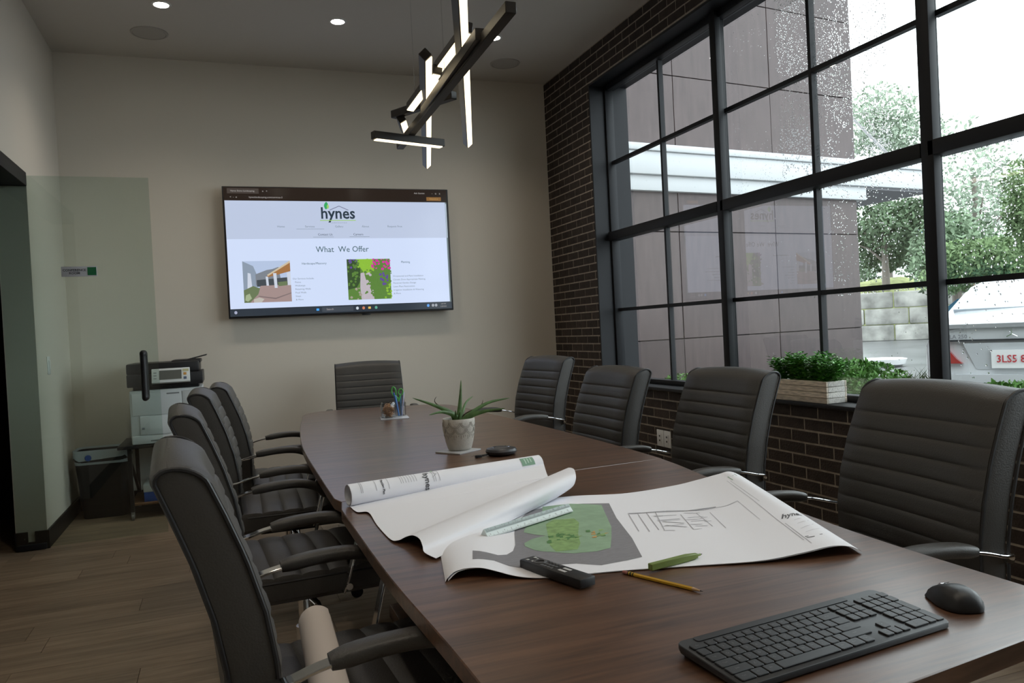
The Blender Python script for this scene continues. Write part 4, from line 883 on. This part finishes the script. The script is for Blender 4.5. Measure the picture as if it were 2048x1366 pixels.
def key(x, y, w_, h_, s, hh=1):
    k = (round(w_, 4), round(h_, 4))
    p = rr2(.0009, w_-.0009, -h_+.0009, -.0009, .0022, 2); p2 = rr2(.0018, w_-.0018, -h_+.0018, -.0018, .002, 2)
    if k not in kshare:
        o = G().loft([[(a, b, .0002) for a, b in p], [(a, b, .0030) for a, b in p], [(a, b, .0038) for a, b in p2]]).build('key', KEYM, kb); kshare[k] = o.data
    else:
        o = bpy.data.objects.new('key', kshare[k]); COL.objects.link(o); o.parent = kb
    o.location = (x, y, kz(y-h_/2)-.0002); o.rotation_euler = (math.atan(.010/KD), 0, 0)
    if s: lettering('key_legend', s, .0062 if len(s) == 1 else .0042, lambda a, b: (w_*.42+a, -h_*.5+b, .0041), LEG, o)
y = y0
for r_, row in enumerate(lay):
    x = x0
    for s, w_ in row: key(x, y, w_*U, RH[r_], s); x += w_*U
    nx = x0+15*U+.006
    nav = [['P', 'S', 'B'], ['I', 'H', 'U'], ['D', 'E', 'G'], [], [None, '^', None], ['<', 'v', '>']][r_]
    for i, s in enumerate(nav):
        if s is not None: key(nx+i*U*.97, y, U*.97, RH[r_], s)
    mx = nx+3*U*.97+.006
    npd = [['c', '-', '+', '='], ['N', '/', '*', '-'], ['7', '8', '9', '+2'], ['4', '5', '6'], ['1', '2', '3', 'E2'], ['0w', '.']][r_]
    for i, s in enumerate(npd):
        if s == '0w': key(mx, y, 2*U*.97, RH[r_], '0')
        elif s == '.': key(mx+2*U*.97, y, U*.97, RH[r_], '.')
        elif s in ('+2', 'E2'): key(mx+3*U*.97, y, U*.97, RH[r_]*2, s[0] if s == '+2' else '')
        else: key(mx+i*U*.97, y, U*.97, RH[r_], s)
    y -= RH[r_]
# ---- mouse
ms = thing('computer_mouse', 'black sculpted computer mouse right of the keyboard', 'mouse', (1.128, .966, TZ), R(-22))
ms.scale = (.80, .80, .80)
rings = []
for yy, w_, h_, ox in [(-.058, .012, .012, .004), (-.054, .024, .022, .004), (-.042, .034, .034, .003), (-.025, .0385, .041, .002), (-.005, .039, .043, 0), (.015, .037, .040, -.001), (.035, .0345, .032, -.002), (.048, .032, .025, -.003), (.056, .029, .019, -.003), (.060, .022, .012, -.003)]:
    r = [(ox+w_*1.0, yy, .002), (ox+w_*1.03, yy, h_*.25), (ox+w_*.96, yy, h_*.55), (ox+w_*.75, yy, h_*.82)]+[(ox+w_*c, yy, h_*z) for c, z in ((.45, .97), (.1, 1.0), (-.3, 1.0), (-.62, .92))]+[(ox-w_*.88, yy, h_*.7), (ox-w_*.97, yy, h_*.42), (ox-w_*1.12, yy, h_*.14), (ox-w_*1.1, yy, .002)]
    rings.append(r)
G().loft(rings).build('mouse_shell', BPLAST, ms, smooth=True)
G().tube([(-.009, .040, .0232), (.003, .040, .0232)], .0095, 16).build('scroll_wheel', CHROME, ms, smooth=True)
G().tube([(-.003, .058, .0185), (-.003, .048, .0275), (-.003, .015, .0422)], .0006, 4).build('button_gap', KEYG, ms)
# ---- plant
pp = on_z(921, 905, TZ); pot = (pp.x+.012, pp.y+.047)
mt = thing('tile_coaster', 'square grey tile coaster under the aloe pot', 'coaster', (pot[0]-.012, pot[1]-.015, TZ), R(33))
G().box(-.068, .068, -.068, .068, 0, .006).build('coaster_slab', mat('grey_tile', (.42, .42, .43), .35), mt, bevel=.0015)
ap = thing('aloe_plant', 'spiky aloe in a patterned cream ceramic pot', 'potted plant', (pot[0], pot[1], TZ+.0065))
CERM = mat('cream_ceramic', (.52, .49, .44), .55, var=.08, vscale=50, bump=.2, bscale=200)
pr_ = [(.044, 0), (.049, .004), (.058, .035), (.065, .075), (.068, .105), (.068, .128), (.066, .131), (.062, .130), (.062, .112), (.002, .110)]
G().lathe(pr_, 40).build('pot', CERM, ap, smooth=True)
G().lathe([(.0615, .112), (.03, .117), (.001, .118)], 24).build('soil', mat('soil', (.03, .022, .016), .95, bump=1, bscale=80), ap)
GROOVE = mat('pot_groove', (.26, .24, .21), .7)
def prad(z):
    for (r0, z0), (r1, z1) in zip(pr_, pr_[1:6]):
        if z0 <= z <= z1 and z1 > z0: return r0+(r1-r0)*(z-z0)/(z1-z0)
    return .068
for row, zc in enumerate((.118, .092)):
    for k in range(9):
        a0 = 2*PI*(k+.5*row)/9
        for rad in (.0235, .0185):
            path = []
            for j in range(11):
                t = PI+PI*j/10; zz = zc+rad*math.sin(t); aa = a0+rad*math.cos(t)/.066; rr_ = prad(max(.001, zz))+.0003; path.append((rr_*math.cos(aa), rr_*math.sin(aa), zz))
            G().tube(path, .0009, 4).build('scallop_groove', GROOVE, ap)
for k in range(40):
    a = 2*PI*k/40; z0, z1 = .055+.006*math.sin(k*2.1), .066; G().tube([((prad(z)+.0003)*math.cos(a), (prad(z)+.0003)*math.sin(a), z) for z in (z0, z1)], .0008, 4).build('notch', GROOVE, ap)
BZ = .112
def leaf(tip, mids, y_off, wd, m=LEAFG, base=(0, 0)):
    # tip and bends measured against the photo at the pot's depth
    def L3(px, py, dy): v = on_y(px, py, pot[1]+dy)-Vector((pot[0], pot[1], TZ+.0065)); return v
    pts = [Vector((base[0], base[1], BZ))]+[L3(a, b, y_off*(i+1)/(len(mids)+1)) for i, (a, b) in enumerate(mids)]+[L3(*tip, y_off)]
    path = spline(pts, 16); rings = []
    for i, p_ in enumerate(path):
        d = (path[min(i+1, 15)]-path[max(i-1, 0)]).normalized(); s = d.cross(Vector((0, 1, 0))); s = s.normalized() if s.length > .05 else Vector((1, 0, 0)); n_ = d.cross(s)
        k = (1-i/15)**.75*(.85+.15*min(1, i/3))*wd+.0006; rings.append([p_+s*k, p_+n_*k*.35+s*k*.3, p_+n_*k*.4-s*k*.3, p_-s*k, p_-n_*k*.55])
    return G().loft(rings).build('leaf', m, ap, smooth=True)
leaf((922, 760), [(919, 820), (921, 790)], .0, 0.0123, base=(-.002, 0)); leaf((946, 792), [(925, 825), (932, 805)], .07, 0.0087, base=(.004, .01)); leaf((1019, 796), [(938, 830), (975, 806)], .02, 0.0130, base=(.012, 0)); leaf((1010, 817), [(940, 832), (972, 822)], -.05, 0.0145, base=(.015, -.012))
leaf((825, 796), [(905, 828), (872, 812)], -.01, 0.0145, base=(-.012, 0)); leaf((858, 830), [(910, 832), (885, 824)], -.06, 0.0130, base=(-.012, -.015)); leaf((911, 821), [(912, 836)], -.05, 0.0101, base=(-.006, -.018)); leaf((920, 824), [(918, 837)], -.055, 0.0116, base=(.0, -.02)); leaf((872, 812), [(900, 826)], .05, 0.0087, base=(-.01, .015))
DRY = mat('dry_leaf', (.05, .035, .02), .8)
leaf((873, 793), [(905, 830), (871, 806)], .03, .003, DRY, base=(-.008, .01)); leaf((966, 800), [(930, 828), (960, 812)], .06, .003, DRY, base=(.008, .012))
# ---- puck
q = on_z(1004, 912, TZ); pk = thing('conference_puck', 'round dark speakerphone puck beside the aloe pot', 'speakerphone', (q.x+.01, q.y+.035, TZ))
PUCK = mat('puck_grey', (.035, .035, .040), .35)
G().lathe([(.04, 0), (.054, .003), (.062, .012), (.063, .018), (.058, .026), (.045, .030), (.036, .031), (.034, .0295), (.001, .0295)], 40).build('puck_body', PUCK, pk, smooth=True)
G().loft([[(r*math.cos(2*PI*k/36), r*math.sin(2*PI*k/36), z) for k in range(36)] for r, z in ((.030, .0297), (.032, .0305), (.034, .0297))], True, False).build('puck_ring', CHROME, pk, smooth=True)
G().tube([(-.060, -.012, .010), (-.078, -.02, .008), (-.090, -.016, .006)], .004, 8).build('puck_cable', BPLAST, pk, smooth=True)
G().box(-.115, -.088, -.024, -.008, .001, .011).build('cable_plug', BPLAST, pk, bevel=.002)
G().box(-.130, -.115, -.019, -.013, .008, .012).build('plug_tip', CHROME, pk)
# ---- desk organiser with its contents
oc = Vector((.938, 4.60, TZ))
tr = thing('acrylic_tray', 'clear square coaster tray under the jar and the pen cup', 'tray', tuple(oc), R(-8))
G().box(-.085, .080, -.080, .080, 0, .008).build('tray_slab', mat('milky_acrylic', (.55, .56, .60), .2), tr, bevel=.002)
jr = thing('glass_jar', 'small clear jar full of brown rubber bands', 'jar', (oc.x-.040, oc.y-.024, TZ+.008))
jr.scale = (1.25, 1.25, 1.3)
G().lathe([(.031, 0), (.036, .002), (.037, .05), (.034, .068), (.031, .072), (.029, .070), (.033, .05), (.033, .004), (.001, .003)], 28).build('jar_glass', ACRYL, jr, smooth=True)
RBM = mat('rubber_band', (.40, .20, .09), .6, var=.3, vscale=60); rd = random.Random(8)
for k in range(46):
    r_ = rd.uniform(.016, .026); c = Vector((rd.uniform(-.006, .006), rd.uniform(-.006, .006), rd.uniform(.02, .048))); a = Vector((rd.gauss(0, 1), rd.gauss(0, 1), rd.gauss(0, 1))).normalized(); b = a.cross(Vector((0, .3, 1))).normalized(); e_ = a.cross(b)
    pt = [c+(b*math.cos(2*PI*j/14)+e_*math.sin(2*PI*j/14)*rd.uniform(.8, 1.1))*r_ for j in range(15)]
    pt = [Vector((p_.x, p_.y, min(max(p_.z, .006), .065))) for p_ in pt]; G().tube(pt, .0012, 4, False).build('rubber_band', RBM, jr)
cu = thing('pen_cup', 'clear tumbler holding scissors and pens', 'cup', (oc.x+.040, oc.y+.012, TZ+.008))
G().lathe([(.028, 0), (.031, .002), (.034, .085), (.032, .085), (.0295, .006), (.001, .005)], 28).build('cup_glass', ACRYL, cu, smooth=True)
cpz = Vector((oc.x+.040, oc.y+.012, TZ+.008))
SCG = mat('scissor_green', (.10, .42, .10), .35)
sc_ = thing('scissors', 'green handled scissors standing in the clear cup', 'scissors', tuple(cpz), R(-12))
for s, r0, r1, cx, cz in ((-1, .013, .028, -.034, .150), (1, .014, .018, .006, .146)):
    t_ = -.22 if s < 0 else .2
    G().tube([(cx+r0*math.cos(2*PI*k/20)*math.cos(t_)-r1*math.sin(2*PI*k/20)*math.sin(t_)*-1*.4, 0, cz+r1*math.sin(2*PI*k/20)) for k in range(21)], .0042, 8, False).build('finger_loop', SCG, sc_, smooth=True)
G().tube([(-.026, 0, .128), (-.014, 0, .108), (-.008, 0, .090)], [.005, .006, .004], 8).build('handle_shank', SCG, sc_, smooth=True)
G().tube([(.004, 0, .130), (-.004, 0, .108), (-.010, 0, .090)], [.005, .006, .004], 8).build('handle_shank', SCG, sc_, smooth=True)
for x0_, x1_ in ((-.008, -.001), (-.010, -.016)): G().bar([(x0_, 0, .095), (x0_, .0, .07), (x1_, 0, .010)], [.010, .010, .003], .002, (1, 0, 0)).build('blade', CHROME, sc_)
for lab, c, x, y, tx_, h_ in (('dark blue pen leaning left in the clear cup', (.03, .10, .45), -.014, .006, -.035, .138), ('pale lilac pen leaning right in the clear cup', (.45, .45, .62), .012, .006, .026, .138), ('light blue pen standing behind the scissors in the clear cup', (.12, .35, .60), .004, .016, .008, .128), ('blue highlighter at the left rim of the clear cup', (.10, .25, .60), -.018, -.006, -.030, .122)):
    t = thing('pen', lab, 'pen', tuple(cpz+Vector((0, 0, .006))), group='pens in the clear cup'); M_ = mat('pen_%.2f%.2f' % (c[0], c[1]), c, .35)
    a_, b_ = Vector((x*.7, y*.7, 0)), Vector((tx_, y, h_)); r_ = .0062 if 'high' in lab else .0045
    G().tube([a_, a_.lerp(b_, .72)], r_, 10).build('pen_barrel', M_, t, smooth=True); G().tube([a_.lerp(b_, .72), b_.lerp(a_, .02), b_], [r_*1.12, r_*1.12, r_*.7], 10).build('pen_cap', M_, t, smooth=True)
# ---- paper roll lying on the nearest chair
a, b = Vector((.168, 1.86, .575)), Vector((.150, 1.28, .565)); 
pr2 = thing('paper_roll', 'loose roll of cream paper lying on the nearest chair seat', 'paper roll', tuple(a)); dv = (b-a).normalized(); s1 = dv.cross(Vector((0, 0, 1))).normalized(); s2 = s1.cross(dv)
g = G(); g.loft([[(s1*math.cos(t*.0419*2.4)+s2*math.sin(t*.0419*2.4))*(.030+.010*t/150)+(b-a)*k for k in (0, .5, 1)] for t in range(150)], False, False); g.build('rolled_sheet', PAPER2, pr2, smooth=True)
# ---- copier, cart, bin
ct = thing('printer_cart', 'low black wheeled cart under the copier', 'cart', (-.42, 6.42, 0))
def cp(name, x0, x1, y0, y1, z0, z1, m, t, o_=(0, 0), bv=.004): return G().box(x0-o_[0], x1-o_[0], y0-o_[1], y1-o_[1], z0, z1).build(name, m, t, bevel=bv)
oo = (-.42, 6.42)
cp('cart_top', -.74, -.10, 6.14, 6.70, .512, .536, BPLAST, ct, oo); cp('cart_shelf', -.68, -.14, 6.18, 6.66, .098, .116, mat('cart_board', (.22, .11, .05), .6), ct, oo)
for x in (-.665, -.165):
    for y in (6.17, 6.66):
        G().box(x-.013+.42, x+.013+.42, y-.013-6.42, y+.013-6.42, .06, .512).build('cart_leg', BPLAST, ct)
        cg = G().tube([(x+.42-.008, y-6.42, .022), (x+.42+.008, y-6.42, .022)], .022, 12); cg.box(x+.42-.012, x+.42+.012, y-6.43, y-6.41, .022, .065); cg.build('caster', mat('grey_caster', (.25, .25, .25), .4, .3), ct)
for x in (-.665, -.165): G().bar([(x+.42, 6.19-6.42, .43), (x+.42, 6.64-6.42, .14)], .02, .012, (1, 0, 0)).build('cart_brace', BPLAST, ct)
cpy = thing('copier', 'white and black office copier on the wheeled cart', 'copier', (-.40, 6.42, .536)); o2 = (-.40, 6.42)
CW = mat('copier_white', (.66, .70, .71), .4); CS = mat('copier_seam', (.20, .22, .23), .5)
def cz(name, x0, x1, y0, y1, z0, z1, m, bv=.006, par=None): return G().box(x0+.40, x1+.40, y0-6.42, y1-6.42, z0-.536, z1-.536).build(name, m, par or cpy, bevel=bv)
cz('copier_body', -.645, -.16, 6.155, 6.66, .536, .925, CW, .012)
cz('paper_drawer', -.64, -.165, 6.148, 6.17, .54, .60, CW, .005); dr2 = cz('side_tray', -.585, -.38, 6.145, 6.16, .605, .74, CW, .004); cz('tray_latch', -.572, -.555, 6.1415, 6.15, .645, .660, CS, .001, dr2)
cz('drawer_grip', -.52, -.30, 6.144, 6.15, .556, .566, CS, 0); cz('front_door', -.63, -.30, 6.1475, 6.16, .745, .905, CW, .004); cz('front_panel', -.296, -.17, 6.1475, 6.16, .605, .905, CW, .004); cz('status_lamp', -.22, -.205, 6.145, 6.15, .885, .895, CS, 0)
cz('name_strip', -.40, -.315, 6.1465, 6.15, .888, .897, CS, 0)
cz('scanner_neck', -.62, -.18, 6.18, 6.64, .925, .965, BPLAST, .004); cz('scanner_unit', -.655, -.15, 6.14, 6.66, .95, 1.04, BPLAST, .006); cz('document_feeder', -.655, -.17, 6.145, 6.64, 1.038, 1.118, BPLAST, .012); cz('feeder_hump', -.36, -.16, 6.2, 6.62, 1.10, 1.128, BPLAST, .008)
G().bar([(-.30+.40, 6.42-6.42, 1.115-.536), (-.12+.40, 0, 1.155-.536)], .30, .008, (0, 1, 0)).build('feed_tray', BPLAST, cpy)
pn = G().add([(-.49+.4, 6.10-6.42, .975-.536), (-.235+.4, 6.10-6.42, .975-.536), (-.235+.4, 6.145-6.42, 1.075-.536), (-.49+.4, 6.145-6.42, 1.075-.536), (-.49+.4, 6.13-6.42, .965-.536), (-.235+.4, 6.13-6.42, .965-.536), (-.235+.4, 6.17-6.42, 1.06-.536), (-.49+.4, 6.17-6.42, 1.06-.536)], [(0, 1, 2, 3), (4, 7, 6, 5), (0, 4, 5, 1), (1, 5, 6, 2), (2, 6, 7, 3), (3, 7, 4, 0)]).build('control_panel', CW, cpy, bevel=.003)
def onpan(u, v, d=.002): return (-.09+.255*u, -.32+.045*v-d, .439+.10*v)
G().quad(onpan(.2, .2), onpan(.78, .2), onpan(.78, .85), onpan(.2, .85)).build('panel_display', mat('panel_lcd', (.10, .11, .10), .3), pn)
for u, v, c in ((.87, .55, (.55, .28, .06)), (.87, .25, (.08, .12, .20)), (.85, .8, (.5, .5, .3)), (.93, .8, (.5, .5, .3))): G().quad(onpan(u-.04, v-.09), onpan(u+.04, v-.09), onpan(u+.04, v+.09), onpan(u-.04, v+.09)).build('panel_button', mat('pb_%.2f' % c[0], c, .4), pn)
for v in (.3, .5, .7): G().quad(onpan(.05, v-.03), onpan(.13, v-.03), onpan(.13, v+.03), onpan(.05, v+.03)).build('panel_key', CS, pn)
bx = thing('paper_box', 'blue and white ream box on the lower cart shelf', 'box', (-.40, 6.40, .116))
G().box(-.19, .16, -.2, .15, 0, .075).build('box_base', mat('ream_blue', (.03, .10, .42), .5), bx, bevel=.002); lid = G().box(-.192, .162, -.202, .152, .070, .125).build('box_lid', CW, bx, bevel=.002); G().box(-.10, -.085, -.2035, -.202, .095, .105).build('grip_hole', BPLAST, lid)
tag(G().tube(spline([(-.62, 6.60, .12), (-.58, 6.45, .22), (-.50, 6.38, .36), (-.40, 6.36, .44), (-.28, 6.40, .47), (-.2, 6.55, .50)], 30), .006, 8).build('power_cable', BPLAST, smooth=True), 'black cable hanging in an arc under the cart top', 'cable')
bn = thing('waste_bin', 'black rectangular waste bin with a pale liner in the corner', 'waste bin', (-.872, 6.50, 0), R(-2))
def rrr(w_, d_, z, r=.05): return [(x, y, z) for x, y in rr2(-w_, w_, -d_, d_, r, 4)]
BINM = mat('bin_black', (.010, .011, .013), .5)
G().loft([rrr(.145, .10, 0), rrr(.148, .103, .01), rrr(.185, .14, .49), rrr(.178, .133, .49), rrr(.140, .095, .02)]).build('bin_shell', BINM, bn, smooth=True)
LIN = mat('bin_liner', (.42, .48, .52), .5, trans=.15)
g = G(); r0 = rrr(.180, .134, .40); n = len(r0); rings = [r0, rrr(.181, .136, .49), rrr(.188, .143, .505), [(x, y, .462+.014*math.sin(i*1.7)-(.02 if y < 0 else 0)) for i, (x, y, z) in enumerate(rrr(.191, .146, 0))]]
g.loft(rings, True, False).build('bin_liner', LIN, bn, smooth=True)
q_ = G().lathe([(.001, 0), (.022, 0), (.022, .004), (.001, .004)], 20); q_.v = [(x-.08, -.1485-z*.5, .452+y) for x, y, z in q_.v]; q_.build('liner_mark', mat('liner_blue', (.02, .08, .35), .5), bn)
# ---- boxed plant on the sill
px_ = thing('planter_box', 'whitewashed slatted planter box with a dense green plant on the window sill', 'planter', (3.005, 3.45, WZ0+.001), R(0))
WW = mat('whitewashed_wood', (.62, .55, .46), .8, var=.35, vscale=6, stretch=(20, 3, 20), rnd=.2); WW2 = mat('whitewashed_end', (.66, .64, .60), .8, var=.25, vscale=6, stretch=(20, 3, 20), rnd=.15)
LX, LY = .062, .215
for k in range(4):
    z0, z1 = k*.0295, k*.0295+.0274
    for s in (-1, 1): G().box(s*LX-.006, s*LX+.006, -LY, LY, z0, z1).build('slat', WW, px_, bevel=.0015, seg=1); G().box(-LX+.006, LX-.006, s*LY-.012 if s > 0 else -LY, LY if s > 0 else -LY+.012, z0, z1).build('end_slat', WW2, px_, bevel=.0015, seg=1)
G().box(-LX+.007, LX-.007, -LY+.013, LY-.013, .0, .10).build('planter_soil', MATS['soil'], px_)
g = G(); rd = random.Random(21)
def sleaf(p, d, L__, wd):
    d = d.normalized(); s = d.cross(Vector((rd.uniform(-.4, .4), rd.uniform(-.4, .4), 1))).normalized(); n_ = s.cross(d)
    g.add([p, p+d*L__*.4+s*wd+n_*wd*.3, p+d*L__, p+d*L__*.4-s*wd+n_*wd*.3, p+d*L__*.5-n_*.001], [(0, 1, 4), (1, 2, 4), (2, 3, 4), (3, 0, 4)])
for k in range(150):
    bx_, by_ = rd.uniform(-.05, .05), rd.uniform(-.21, .21); top = Vector((bx_*1.5+rd.uniform(-.02, .02), by_*1.28+rd.uniform(-.02, .02), .165+.095*(1-(by_/.3)**2)*rd.uniform(.5, 1.05))); b0 = Vector((bx_*.8, by_*.9, .10))
    for i in range(11):
        t = .15+.85*i/10; p_ = b0.lerp(top, t)
        for a in (0, PI): an = a+i*1.3+k; d = Vector((math.cos(an), math.sin(an), rd.uniform(-.1, .6))); sleaf(p_, d, rd.uniform(.020, .034), rd.uniform(.006, .010))
tag(g.build('foliage', SHRUBG, px_, fix=False), kind='stuff')
